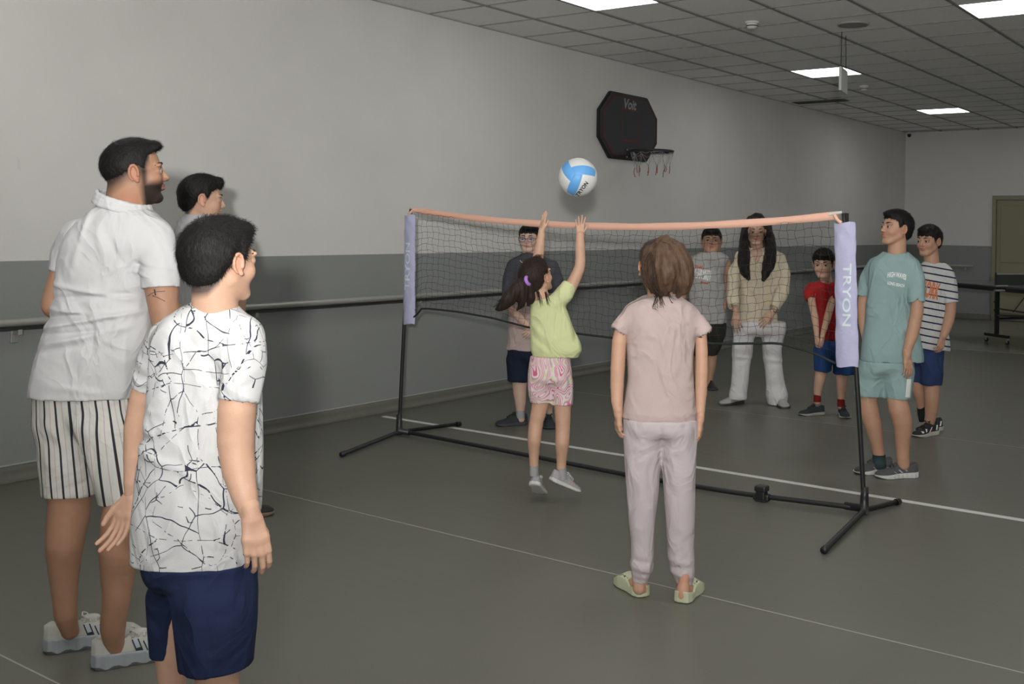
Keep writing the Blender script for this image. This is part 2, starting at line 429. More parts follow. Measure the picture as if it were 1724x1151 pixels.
for k, (w, x, y) in enumerate(tiles):
    if k < 290 and w < 900:
        o = bpy.data.objects.new('ceiling_tile', tile_me); C.objects.link(o); o.parent = ceil; o.location = (x, y, HC)
    else: bx(rest, (x-.29, y-.294, HC+.004), (x+.29, y+.294, HC+.018))
link('far_ceiling_tiles', bm_mesh(rest), M_tile, ceil, kind='stuff')
LBL = {(2, 0): 'square white light panel cut by the top edge above the backboard', (2, 7): 'lit square ceiling panel behind the hanging sign',
       (2, 14): 'farthest lit square ceiling panel, near the back corner', (6, 3): 'lit ceiling panel cut by the right edge at the top right'}
bmf = bmesh.new(); bx(bmf, (-.297, -.297, -.003), (-.282, .297, .02)); bx(bmf, (.282, -.297, -.003), (.297, .297, .02)); bx(bmf, (-.282, -.297, -.003), (.282, -.282, .02)); bx(bmf, (-.282, .282, -.003), (.282, .297, .02))
fr_me = bm_mesh(bmf); fr_me.materials.append(M_plast)
bmf = bmesh.new(); bx(bmf, (-.282, -.282, .002), (.282, .282, .016), .002); df_me = bm_mesh(bmf); df_me.materials.append(M_lite)
for (i, j) in sorted(lights):
    x, y = GX+.6*(i+.5), GY+.6*(j+.5)
    if x > XR-.2 or y > YB or y < YF+.3: continue
    t = empty('ceiling_light', LBL.get((i, j), 'ceiling light panel outside the picture'), 'light', (x, y, HC), group='square ceiling light panels')
    link('frame', fr_me, None, t); link('diffuser', df_me, None, t)
def disc_stack(name, rows, m, parent=None, n=28, **kw):
    V = []; F = []
    for r, z in rows:
        for k in range(n): V.append((r*math.cos(2*math.pi*k/n), r*math.sin(2*math.pi*k/n), z))
    for i in range(len(rows)-1):
        for k in range(n): F.append((i*n+k, i*n+(k+1) % n, (i+1)*n+(k+1) % n, (i+1)*n+k))
    return link(name, from_arrays(V, F), m, parent, **kw)
for (x, y, lab) in ((-3.80, 7.72, 'round white smoke detector on the near ceiling tiles'), (-4.372, 11.814, 'small smoke detector farther down the ceiling, right of the second light panel')):
    t = empty('smoke_detector', lab, 'smoke detector', (x, y, HC+.002), group='smoke detectors')
    disc_stack('base', [(.001, 0), (.06, 0), (.06, -.014), (.05, -.016), (.001, -.016)], M_plast, t)
    disc_stack('sensor_head', [(.044, -.016), (.046, -.034), (.036, -.052), (.02, -.058), (.001, -.058)], M_plast, t)
    disc_stack('sensor_slot', [(.047, -.030), (.0475, -.034), (.0465, -.038)], M_dark, t)
t = empty('ceiling_speaker', 'flat round grey speaker grille in the ceiling above the hanging sign', 'speaker', (-3.142, 8.217, HC+.003))
disc_stack('rim', [(.12, 0), (.128, -.002), (.125, -.012), (.112, -.012)], mat('speaker_rim', (.36, .36, .33)), t)
disc_stack('grille', [(.113, -.010), (.06, -.014), (.001, -.015)], mat('speaker_grille', (.26, .26, .23), rough=.7, bump=(500, .002)), t)
# hanging exit-type sign seen edge on
t = empty('hanging_sign', 'thin white sign hanging on wires below the ceiling, seen edge on', 'sign', (-3.36, 8.58, 2.60), rz=R_(12))
bm = bmesh.new(); bx(bm, (-.011, -.16, 0), (.011, .16, .20), .003); link('sign_body', bm_mesh(bm), mat('sign_body', (.55, .56, .54), rough=.4), t)
bm = bmesh.new(); bx(bm, (-.0125, -.145, .012), (-.011, .145, .188)); link('sign_face', bm_mesh(bm), mat('sign_face', (.10, .11, .105), rough=.5), t)
for yy in (-.13, .13): tube('suspension_wire', [[(0, yy, .2), (0, yy*.9, .34), (0, yy*.8, .50)]], .0035, M_dark, t, n=5)
# slot diffuser and camera
t = empty('air_vent', 'dark slot air vent in the ceiling beside the left wall', 'vent', (-5.32, 12.95, HC))
bm = bmesh.new(); bx(bm, (-.42, -.11, -.006), (.30, .11, .002), .002); link('vent_frame', bm_mesh(bm), mat('vent_frame', (.18, .18, .17)), t)
bm = bmesh.new()
for k in range(5): bx(bm, (-.40, -.09+.04*k, -.012), (.28, -.07+.04*k, -.006))
link('vent_slats', bm_mesh(bm), M_dark, t, kind='stuff')
t = empty('security_camera', 'tiny dark dome camera in the far upper corner', 'camera', (-5.74, 17.66, HC-.02))
disc_stack('mount', [(.001, .02), (.035, .02), (.04, -.01), (.02, -.02)], M_plast, t); disc_stack('dome', [(.03, -.015), (.032, -.04), (.02, -.065), (.001, -.07)], M_dark, t)
# handrail
t = empty('handrail', 'long metal handrail fixed along the left wall', 'handrail', (XL, 0, 0))
P = [(.075, y, .872) for y in np.linspace(YF+.3, YB-.25, 30)]
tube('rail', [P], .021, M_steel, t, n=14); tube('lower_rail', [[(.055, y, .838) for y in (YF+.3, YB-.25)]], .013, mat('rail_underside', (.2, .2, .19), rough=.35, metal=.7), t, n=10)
for k in range(12):
    y = 2.905+1.545*k if k else 2.905
    bm = bmesh.new(); bx(bm, (0, y-.022, .755), (.010, y+.022, .845), .003); bx(bm, (.0, y-.012, .80), (.07, y+.012, .83), .003); link('bracket', bm_mesh(bm), M_steel, t)
t = empty('handrail', 'short handrail on the far wall left of the beige door', 'handrail', (-5.1, YB, 0))
tube('rail', [[(-.6, -.07, .866), (.42, -.07, .866)]], .02, M_steel, t, n=10)
for x in (-.4, .3): struct('bracket', M_steel, [((x-.015, -.07, .80), (x+.015, 0, .85))], parent=t)
# line tape on the floor
t = struct('court_line', M_tape, [((-5.70, 5.515, .0), (3.5, 5.56, .0015))]); del t['kind']
t['label'] = 'white tape line stuck across the floor behind the net'; t['category'] = 'floor tape'

# ================================================================ THE NET SET
M_pole = mat('black_pole', (.018, .018, .019), rough=.38, spec=.5)
M_band = mat('coral_band', (.86, .50, .38), rough=.75, bump=(300, .001))
M_sleeve = mat('lilac_sleeve', (.47, .47, .66), rough=.62, bump=(26, .004, 4))
M_cord = mat('net_cord', (.022, .026, .024), rough=.8)
M_print = mat('sleeve_print', (.66, .76, .78), rough=.5)
def smooth_path(pts, n=40):
    p = np.array(pts, float); t = np.r_[0, np.cumsum(np.linalg.norm(np.diff(p, axis=0), axis=1))]; u = np.linspace(0, t[-1], n)
    q = np.stack([np.interp(u, t, p[:, i]) for i in range(3)], 1)
    for _ in range(max(1, n//12)): q[1:-1] = (q[:-2]+q[1:-1]*2+q[2:])/4
    return q
def text_mesh(body, bold=.0, shear=0, res=3, cuts=1):
    cu = bpy.data.curves.new('t', 'FONT'); cu.body = body; cu.offset = bold; cu.shear = shear; cu.resolution_u = res; cu.align_x = 'CENTER'; cu.align_y = 'CENTER'
    ob = bpy.data.objects.new('t', cu); C.objects.link(ob); bpy.context.view_layer.update()
    me = bpy.data.meshes.new_from_object(ob.evaluated_get(bpy.context.evaluated_depsgraph_get()))
    bpy.data.objects.remove(ob); bpy.data.curves.remove(cu)
    bm = bmesh.new(); bm.from_mesh(me); bmesh.ops.triangulate(bm, faces=bm.faces)
    for _ in range(cuts):
        es = [e for e in bm.edges if e.calc_length() > .12]
        if es: bmesh.ops.subdivide_edges(bm, edges=es, cuts=1); bmesh.ops.triangulate(bm, faces=bm.faces)
    V = np.array([v.co[:2] for v in bm.verts]); F = [[v.index for v in f.verts] for f in bm.faces]; bm.free()
    c = (V.max(0)+V.min(0))/2; V = V-c
    return V, F
net = empty('badminton_net', 'portable net on black posts with coral top band and lilac sleeves', 'net', (0, 0, 0))
YN = 5.10
PL0, PL1 = np.array((-5.112, 5.117, .03)), np.array((-5.012, YN, 1.53)); PR0, PR1 = np.array((-1.875, 5.146, .03)), np.array((-1.985, YN, 1.515))
bow = lambda a, b, d: [a+(b-a)*t+np.array((d*math.sin(math.pi*t), 0, 0)) for t in np.linspace(0, 1, 12)]
tube('post', [bow(PL0, PL1, -.006)], .0125, M_pole, net, n=12); tube('post', [bow(PR0, PR1, .008)], .0125, M_pole, net, n=12)
tube('upper_post_tube', [[PR1+(.018, 0, -.2), PR1+(.017, 0, .0)]], .009, M_pole, net, n=10)
for P0, sx in ((PL0, 1), (PR0, -1)):
    tube('base_socket', [[P0+(0, 0, -.025), P0+(0, 0, .06), P0+(-.003*sx, 0, .11)]], [np.array((.024, .021, .018))], M_pole, net, n=12)
    tube('bar_socket', [[P0+(0, 0, .0), P0+(.10*sx, -.004, .0)]], .02, M_pole, net, n=12)
for a, b in (((-5.112, 5.117), (-4.896, 4.42)), ((-5.112, 5.117), (-5.005, 5.60)), ((-1.875, 5.146), (-1.787, 4.416)), ((-1.875, 5.146), (-1.80, 5.434))):
    a, b = np.array((*a, .022)), np.array((*b, .018)); d = (b-a)/np.linalg.norm(b-a)
    ft = tube('foot', [[a, b]], .0135, M_pole, net, n=12)
    tube('end_cap', [[b-d*.02, b+d*.012]], .017, M_pole, ft, n=12)
tube('base_bar', [smooth_path([PL0, (-4.2, 5.08, .028), (-3.2, 5.05, .018), (-2.5, 5.06, .022), PR0], 40)], .0135, M_pole, net, n=12)
cx_ = -2.40
bm = bmesh.new()
for z0, z1 in ((.052, .083), (-.004, .014)): bx(bm, (cx_-.032, 5.035, max(.002, z0)), (cx_+.032, 5.095, z1), .008)
bx(bm, (cx_-.024, 5.04, .01), (cx_+.024, 5.09, .06), .006); bx(bm, (cx_-.045, 5.045, .004), (cx_+.045, 5.085, .042), .008)
link('bar_coupling', bm_mesh(bm), M_pole, net)
# net outline
xt = lambda s: -4.985+s*(2.965)
ztop = lambda x: 1.432+.092*((x+3.35)/1.63)**2*(1 if x < -3.35 else .78*(1.63/1.33)**2/1.0)
zbot = lambda x: float(np.interp(x, [-4.99, -4.93, -4.88, -4.60, -4.3, -4.0, -3.26, -2.7, -2.335, -2.15, -2.015], [.80, .83, .875, .868, .845, .802, .778, .80, .832, .80, .752]))
zd = lambda x: float(np.interp(x, [-4.985, -4.9, -4.6, -3.3, -2.3, -2.03], [0, -.02, .0, .02, .0, 0]))
NC, NR = 66, 15
paths = []; rng = np.random.default_rng(3)
G = np.zeros((NC+1, NR+1, 3))
for i in range(NC+1):
    x = xt(i/NC); zt_, zb_ = ztop(x)-.012, zbot(x)
    for j in range(NR+1):
        t = j/NR; hang = 1+.0*t
        G[i, j] = (x+.006*math.sin(j*1.9+i*.35)+rng.normal()*.002, YN+.03*math.sin(i*.11)*math.sin(math.pi*t)+zd(x), zt_+(zb_-zt_)*t+(.0 if j in (0, NR) else .004*math.sin(i*1.3+j*.8)+.010*math.sin(i*.21+j*.15)*math.sin(math.pi*t)))
def knot_curve(a, b, amp, ph, ax):
    m = (a+b)/2; m = m.copy(); m[ax] += amp*ph; return [a, m, b]
for j in range(0, NR+1):
    P = []
    for i in range(NC):
        k = knot_curve(G[i, j], G[i+1, j], .004, (1 if (i+j) % 2 else -.4), 2); P += k[:2]
    P.append(G[NC, j]); paths.append(P)
for i in range(NC+1):
    P = []
    for j in range(NR):
        k = knot_curve(G[i, j], G[i, j+1], .004, (1 if (i+j) % 2 else -1), 0); P += k[:2]
    P.append(G[i, NR]); paths.append(P)
V, F = tube_arrays(paths, .00095, 4)
KV, KF = [], []
link('net_mesh', from_arrays(V, F), M_cord, net, kind='stuff')
P = [(xt(s), YN+zd(xt(s)), zbot(xt(s))) for s in np.linspace(0, 1, 60)]
tube('bottom_cord', [P], .0065, M_cord, net, n=8)
# coral band: folded tape with depth
bm = bmesh.new(); rows = []
for s_ in np.linspace(-.003, 1.003, 90):
    x = xt(s_); z = ztop(x); w = .020+.0012*math.sin(s_*40); yy = YN+.004*math.sin(s_*23)
    if s_ < .02: w = .012+.4*s_
    rows.append([bm.verts.new(p) for p in ((x, yy-.003, z-w), (x, yy-.0045, z), (x, yy-.002, z+w), (x, yy+.002, z+w), (x, yy+.0045, z), (x, yy+.003, z-w))])
for a, b in zip(rows[:-1], rows[1:]):
    for k in range(6): bm.faces.new((a[k], a[(k+1) % 6], b[(k+1) % 6], b[k]))
bm.faces.new(rows[0]); bm.faces.new(rows[-1][::-1])
link('top_band', bm_mesh(bm, smooth=True), M_band, net)
tube('band_tie', [smooth_path([(-4.985, YN-.01, 1.525), (-5.0, YN-.02, 1.505), (-5.02, YN-.016, 1.497)], 12)], .009, M_band, net, n=8)
tube('band_tie', [smooth_path([(-2.03, YN-.01, 1.505), (-2.01, YN-.02, 1.48), (-1.99, YN-.016, 1.465)], 12)], .009, M_band, net, n=8)
tube('hook', [[(-4.995, YN, 1.525), (-5.02, YN, 1.535)]], .006, M_plast, net, n=8); tube('hook', [[(-2.06, YN-.012, 1.508), (-1.99, YN-.012, 1.520)]], .007, M_plast, net, n=8)
def sleeve(xa0, xb0, zt0, xa1, xb1, zb0, letters_up):
    # a flattened fabric tube round the post, with soft wrinkles
    NZ, NA = 90, 40; V = []; F = []
    for i in range(NZ+1):
        t = i/NZ; z = zt0+(zb0-zt0)*t; a = xa0+(xa1-xa0)*t; b = xb0+(xb1-xb0)*t; c = (a+b)/2; w = (b-a)/2
        w *= 1+.03*math.sin(t*17)+.02*math.sin(t*41+1)
        for k in range(NA):
            th = 2*math.pi*k/NA; cx, sn = math.cos(th), math.sin(th)
            r = .022*(1-.45*abs(cx)**3)
            wr = .003*math.sin(t*13+2.1*cx+2.7*math.sin(t*7+cx))*math.sin(t*5+1)+.0016*math.sin(t*31-cx*5+3*math.sin(t*11))
            V.append((c+w*(abs(cx)**.8)*(1 if cx > 0 else -1), YN+(r+wr)*sn, z+(.006*math.sin(cx*3.) if i in (0, NZ) else 0)))
    for i in range(NZ):
        for k in range(NA): F.append((i*NA+k, i*NA+(k+1) % NA, (i+1)*NA+(k+1) % NA, (i+1)*NA+k))
    o = link('sleeve', from_arrays(V, F), M_sleeve, net)
    for z_, tt in ((zt0-.012, 0), (zb0+.014, 1)):
        c = (xa0+xb0)/2 if not tt else (xa1+xb1)/2; w = (xb0-xa0)/2-.002
        tube('sleeve_hem', [[(c+w*math.cos(q), YN+.0215*math.sin(q)*(1-.3*abs(math.cos(q))), z_) for q in np.linspace(0, 2*math.pi, 30)[:-1]]], .0014, mat('hem', (.40, .40, .58), rough=.8), o, n=5, closed=True)
    bv = BVHTree.FromPolygons([Vector(v) for v in V], F)
    T, TF = text_mesh('TRYON', bold=.012, shear=.0, cuts=2); T = T/(T[:, 0].max()*2)
    Lz = .315; zc = zt0+(zb0-zt0)*(.50 if not letters_up else .47); cx = (xa0+xb0+xa1+xb1)/4+(.012 if not letters_up else 0)
    PV = []
    Hh = .042/np.ptp(T[:, 1])
    for (x, y) in T:
        x *= Lz; y *= Hh
        wx, wz = (cx-y, zc+x) if letters_up else (cx+y, zc-x)
        h = bv.ray_cast(Vector((wx, YN-.3, wz)), Vector((0, 1, 0)))[0]
        PV.append((wx, (h.y if h else YN-.02)-.0012, wz))
    link('printed_word', from_arrays(PV, TF, smooth=False), M_print, o)
sleeve(-5.068, -4.972, 1.491, -5.068, -4.962, .760, True)
sleeve(-2.034, -1.924, 1.466, -2.016, -1.896, .742, False)
# ================================================================ BALL
def level(u, v, dist):
    k = np.array
    d = R2*((u-PCX)/FPX) - U2*((v-PCY)/FPX) + Fv
    r, f, z = d.dot(Rh), d.dot(Fh), d.z
    s = dist/f
    return np.array((r*s, dist, CAMH+z*s))
def world(u, v, dist):
    p = level(u, v, dist); return Rh*p[0]+Fh*p[1]+Vector((0, 0, p[2]))
BR = .103; BD = 5.55
bc = world(973, 298.5, BD)
M_bw = mat('ball_white', (.74, .74, .72), rough=.42, bump=(350, .0006)); M_bb = mat('ball_blue', (.135, .40, .80), rough=.42, bump=(350, .0006))
def ball():
    V = []; F = []; mi = []; N = 24
    axes = [(0, 1, 2), (1, 2, 0), (2, 0, 1)]
    for s_ in (1, -1):
        for (a, b, c) in axes:
            b0 = len(V)
            for i in range(N+1):
                for j in range(N+1):
                    p = [0, 0, 0]; p[a] = s_; p[b] = math.tan((-1+2*i/N)*math.pi/4); p[c] = math.tan((-1+2*j/N)*math.pi/4)
                    v = Vector(p).normalized(); r = BR
                    jj = -1+2*j/N; ii = -1+2*i/N
                    dd = min(abs(abs(jj)-1/3), 1-abs(jj), 1-abs(ii))
                    r -= .0014*max(0, 1-dd/.045)
                    V.append(v*r)
            for i in range(N):
                for j in range(N):
                    q = [b0+i*(N+1)+j, b0+(i+1)*(N+1)+j, b0+(i+1)*(N+1)+j+1, b0+i*(N+1)+j+1]
                    F.append(q if s_ > 0 else q[::-1]); mi.append(1 if ((j+.5)/N*s_+(0 if s_ > 0 else 1)) > 2/3 else 0)
    return V, F, mi
V, F, mi = ball()
me = from_arrays([tuple(v) for v in V], F); me.materials.append(M_bw); me.materials.append(M_bb); me.polygons.foreach_set('material_index', mi)
# aim the blue pinwheel corner (1,1,1) at the camera, slightly up and left
to = (-Fh*.93-Rh*.17+Vector((0, 0, .12))).normalized()
q1 = Vector((1, 1, 1)).normalized().rotation_difference(to)
from mathutils import Quaternion
BROT = Quaternion(to, R_(33)) @ q1
bo = link('volleyball', me, None, None, label='white and sky blue volleyball in mid air above the net', category='ball'); bo.location = bc; bo.rotation_mode = 'QUATERNION'; bo.rotation_quaternion = BROT
def ball_text(body, ang, ox, oz, size, bold, name):
    T, TF = text_mesh(body, bold=bold, cuts=2); T = T/(T[:, 0].max()*2)*size
    ca, sa = math.cos(ang), math.sin(ang); PV = []
    for x, y in T:
        X = ox+x*ca-y*sa; Z = oz+x*sa+y*ca
        rr = math.hypot(X, Z)
        if rr > BR*.985: X *= BR*.985/rr; Z *= BR*.985/rr
        p = Rh*X+Vector((0, 0, Z))-Fh*math.sqrt(max(BR**2-X*X-Z*Z, 0)); p *= 1.010
        PV.append(tuple(BROT.inverted() @ p))
    link(name, from_arrays(PV, TF, smooth=False), mat('ball_print', (.015, .015, .018), rough=.5), bo)
ball_text('TRYON', R_(53), .022, -.064, .088, .035, 'ball_lettering')
# ================================================================ BASKETBALL BACKBOARD
bb = empty('basketball_backboard', 'dark octagonal wall backboard with a tilted hoop and ragged white net', 'basketball hoop', (XL, 9.012, 2.445))
M_bbf = mat('backboard_frame', (.016, .016, .018), rough=.5); M_bbp = mat('backboard_panel', (.052, .052, .056), rough=.75, noise=(160, .5)); M_red = mat('backboard_red', (.13, .022, .022), rough=.6); M_gprint = mat('backboard_print', (.30, .30, .30), rough=.6)
def octo(w, h, c): return [(-w+c, -h), (w-c, -h), (w, -h+c), (w, h-c), (w-c, h), (-w+c, h), (-w, h-c), (-w, -h+c)]
def prism(bm, pts, x0, x1):
    a = [bm.verts.new((x0, p[0], p[1])) for p in pts]; b = [bm.verts.new((x1, p[0], p[1])) for p in pts]; n = len(pts)
    for i in range(n): bm.faces.new((a[i], a[(i+1) % n], b[(i+1) % n], b[i]))
    bm.faces.new(b); bm.faces.new(a[::-1])
bm = bmesh.new(); prism(bm, octo(.545, .335, .20), .004, .045); bmesh.ops.bevel(bm, geom=list(bm.edges), offset=.008, segments=2, affect='EDGES'); link('frame', bm_mesh(bm), M_bbf, bb)
bm = bmesh.new(); prism(bm, octo(.488, .292, .175), .04, .0475); link('red_border', bm_mesh(bm), M_red, bb)
bm = bmesh.new(); prism(bm, octo(.476, .281, .170), .045, .0490); link('panel', bm_mesh(bm), M_bbp, bb)
bm = bmesh.new()
for (y0, y1, z0, z1) in ((-.16, .16, .165, .183), (-.16, .16, -.145, -.127), (-.16, -.148, -.127, .165), (.148, .16, -.127, .165)): bx(bm, (.048, y0, z0), (.0502, y1, z1))
link('target_square', bm_mesh(bm), M_red, bb)
T, TF = text_mesh('Voit', bold=.03, shear=.25); T = T/(T[:, 0].max()*2)*.235; T[:, 1] *= 1.0
link('printed_word', from_arrays([(.0505, x, y+.232) for x, y in T], TF, smooth=False), M_gprint, bb)
rz = -.250
bm = bmesh.new(); bx(bm, (.045, -.085, rz-.075), (.058, .075, rz+.035), .004); bx(bm, (.055, -.05, rz-.05), (.10, .05, rz+.005), .004)
br = link('rim_bracket', bm_mesh(bm), M_pole, bb)
bm = bmesh.new()
for y in (-.065, .055):
    for z in (rz-.055, rz+.018): bmesh.ops.create_uvsphere(bm, u_segments=8, v_segments=6, radius=.007, matrix=Matrix.Translation((.060, y, z)))
link('bolts', bm_mesh(bm), M_steel, br, kind='stuff')
RC = np.array((.10+.215, 0, rz)); RR = .215
ring = [RC+np.array((RR*math.cos(a), RR*math.sin(a), -.0*math.cos(a))) for a in np.linspace(0, 2*math.pi, 49)[:-1]]
tube('rim', [ring], .009, M_pole, bb, n=8, closed=True)
tube('net_hook_rail', [[p+(0, 0, -.014) for p in ring]], .004, M_pole, bb, n=6, closed=True)
M_white_cord = mat('hoop_net', (.42, .40, .38), rough=.8); M_redtip = mat('hoop_net_tip', (.33, .07, .06), rough=.8)
rng = np.random.default_rng(5); cords = []; tips = []
for k in range(12):
    a0 = 2*math.pi*k/12; a1 = a0+2*math.pi/12; am = (a0+a1)/2
    f = lambda a, r, z: RC+np.array((r*math.cos(a), r*math.sin(a), z))
    low = f(am+rng.normal()*.06, .165+rng.normal()*.012, -.15+rng.normal()*.018)
    for a in (a0, a1):
        cords.append(smooth_path([f(a, RR, -.015), f(a+(am-a)*.35, .19, -.08+rng.normal()*.01), low], 12))
    cords.append(smooth_path([f(a0, RR-.003, -.012), f(am, RR+.0, -.035-rng.random()*.02), f(a1, RR-.003, -.012)], 10))
    nxt = low+np.array((rng.normal()*.008, rng.normal()*.008, -.055-rng.random()*.04)); tips.append(smooth_path([low, (low+nxt)/2+rng.normal(size=3)*.006, nxt], 8))
tube('hoop_net', cords, .0016, M_white_cord, bb, n=5, kind='stuff'); tube('hoop_net_ends', tips, .0034, M_redtip, bb, n=5, kind='stuff')
# ================================================================ TABLE TENNIS TABLE
A = R_(-37.5)
tt = empty('table_tennis_table', 'dark folding table tennis table on wheels near the beige door', 'table', (-3.22, 13.62, 0), rz=A)
M_ttop = mat('table_top', (.07, .078, .085), rough=.3)
for k, (x0, x1) in enumerate(((-1.37, -.006), (.006, 1.37))):
    bm = bmesh.new(); bx(bm, (x0, 0, .735), (x1, 1.525, .755), .003); o = link('table_top', bm_mesh(bm), M_ttop, tt)
    bm = bmesh.new(); bx(bm, (x0+.01, .01, .69), (x1-.01, .035, .735)); bx(bm, (x0+.01, 1.49, .69), (x1-.01, 1.515, .735)); bx(bm, (x0+.01, .03, .69), (x0+.035, 1.5, .735)); bx(bm, (x1-.035, .03, .69), (x1-.01, 1.5, .735)); link('apron', bm_mesh(bm), M_pole, tt)
for sx in (-1, 1):
    xc = sx*.44
    for y in (.25, 1.2):
        bm = bmesh.new(); bx(bm, (xc-.22, y-.025, .085), (xc+.22, y+.025, .12), .005); bar = link('foot_bar', bm_mesh(bm), M_pole, tt)
        bm = bmesh.new(); bx(bm, (xc-.022, y-.022, .12), (xc+.022, y+.022, .70), .004); link('leg', bm_mesh(bm), M_pole, tt)
        for xx in (xc-.20, xc+.20):
            bm = bmesh.new(); bmesh.ops.create_cone(bm, cap_ends=True, segments=14, radius1=.032, radius2=.032, depth=.02, matrix=Matrix.Translation((xx, y, .033)) @ Matrix.Rotation(math.pi/2, 4, 'X'))
            w = link('caster', bm_mesh(bm), M_dark, tt)
            bm = bmesh.new(); bx(bm, (xx-.016, y-.018, .028), (xx+.016, y+.018, .087), .003); link('caster_fork', bm_mesh(bm), mat('caster_fork', (.55, .55, .55), rough=.2, metal=.7), w)
    tube('side_rail', [[(xc, .25, .32), (xc, 1.2, .32)]], .015, M_pole, tt, n=8)
tube('link_bar', [[(-.44, .25, .36), (.44, .25, .41)]], .014, M_pole, tt, n=8); tube('link_bar', [[(-.44, .25, .45), (.44, .25, .43)]], .010, M_pole, tt, n=8)
tube('link_bar', [[(-1.3, .9, .47), (-.44, .25, .47)]], .011, M_pole, tt, n=8); tube('link_bar', [[(-1.3, .9, .36), (-.44, .25, .36)]], .011, M_pole, tt, n=8)
tube('brace', [[(-.44, .5, .40), (-.15, .5, .69)]], .007, M_pole, tt, n=6)
tn = tt
bm = bmesh.new(); bx(bm, (-.003, -.12, .770), (.003, 1.62, .905)); link('net_fabric', bm_mesh(bm), mat('tt_net', (.04, .045, .04), rough=.8), tn)
bm = bmesh.new(); bx(bm, (-.005, -.12, .905), (.005, 1.62, .92)); link('net_tape', bm_mesh(bm), mat('tt_tape', (.3, .3, .28), rough=.8), tn)
for y in (-.13, 1.63): tube('net_post', [[(0, y, .695), (0, y, .93)]], .012, M_pole, tn, n=8); 
bm = bmesh.new(); bx(bm, (-.02, -.14, .70), (.02, .0, .72), .004); bx(bm, (-.02, -.14, .757), (.02, .04, .775), .004); link('clamp', bm_mesh(bm), M_steel, tn)

# ================================================================ PEOPLE KIT
M_eyew = mat('eye_white', (.62, .60, .57), rough=.25)
def eye_mat():
    m = mat('eye', (.6, .58, .55), rough=.15); nt, b = nodes(m)
    tc = nt.nodes.new('ShaderNodeTexCoord'); sp = nt.nodes.new('ShaderNodeSeparateXYZ'); lnk(nt, tc.outputs['Object'], sp.inputs[0])
    r = mathn(nt, 'SQRT', mathn(nt, 'ADD', mathn(nt, 'MULTIPLY', sp.outputs[0], sp.outputs[0]), mathn(nt, 'MULTIPLY', sp.outputs[2], sp.outputs[2])))
    mx = nt.nodes.new('ShaderNodeMix'); mx.data_type = 'RGBA'; mx.inputs[6].default_value = (.02, .012, .008, 1); mx.inputs[7].default_value = (.42, .39, .37, 1)
    lnk(nt, mathn(nt, 'GREATER_THAN', r, .0072), mx.inputs[0]); lnk(nt, mx.outputs[2], b.inputs['Base Color']); return m
M_eye = eye_mat()
M_brow = mat('eyebrow', (.02, .015, .012), rough=.7)
M_hairD = mat('black_hair', (.0085, .0075, .0075), rough=.62, spec=.28, noise=(120, .5), bump=(230, .0015, 4, (1, 1, .3)))
M_hairB = mat('brown_hair', (.022, .013, .009), rough=.58, spec=.3, noise=(90, .5), bump=(200, .003, 4, (1, 1, .25)))
M_hairL = mat('light_brown_hair', (.085, .048, .028), rough=.6, spec=.3, noise=(60, .55), bump=(160, .003, 4, (1, 1, .2)))
SK = dict(light=(.58, .355, .25), mid=(.52, .31, .215), tan=(.40, .22, .14), pale=(.66, .45, .35), far=(.56, .35, .25), fartan=(.50, .29, .195))
_skins = {}
def skin(k):
    if k not in _skins:
        m = mat('skin_'+k, SK[k], rough=.5, spec=.35, attr=True, noise=(35, .08), bump=(420, .0006))
        m.node_tree.nodes['Principled BSDF'].inputs['Subsurface Weight'].default_value = .08
        m.node_tree.nodes['Principled BSDF'].inputs['Subsurface Radius'].default_value = (.012, .005, .003)
        _skins[k] = m
    return _skins[k]
def cloth(name, col, rough=.85, bump=(700, .0008), noise=(14, .03), wr=.009):
    m = mat(name, col, rough=rough, spec=.2, bump=bump, noise=noise); nt, b = nodes(m)
    tc = nt.nodes.new('ShaderNodeTexCoord'); mp = nt.nodes.new('ShaderNodeMapping'); mp.inputs['Rotation'].default_value = (.5, .35, .2); mp.inputs['Scale'].default_value = (1, 1, .75); lnk(nt, tc.outputs['Object'], mp.inputs[0])
    n = nt.nodes.new('ShaderNodeTexNoise'); n.inputs['Scale'].default_value = 6.5; n.inputs['Detail'].default_value = 2.5; n.inputs['Roughness'].default_value = .55; n.inputs['Distortion'].default_value = .9; lnk(nt, mp.outputs[0], n.inputs['Vector'])
    rg = mathn(nt, 'SUBTRACT', 1.0, mathn(nt, 'ABSOLUTE', mathn(nt, 'MULTIPLY_ADD', n.outputs[0], 5.0, -2.5)))     # soft ridges where the folds run
    b2 = nt.nodes.new('ShaderNodeBump'); b2.inputs['Distance'].default_value = wr; b2.inputs['Strength'].default_value = .8; lnk(nt, rg, b2.inputs['Height'])
    old = b.inputs['Normal'].links[0].from_node; lnk(nt, b2.outputs[0], old.inputs['Normal']); return m

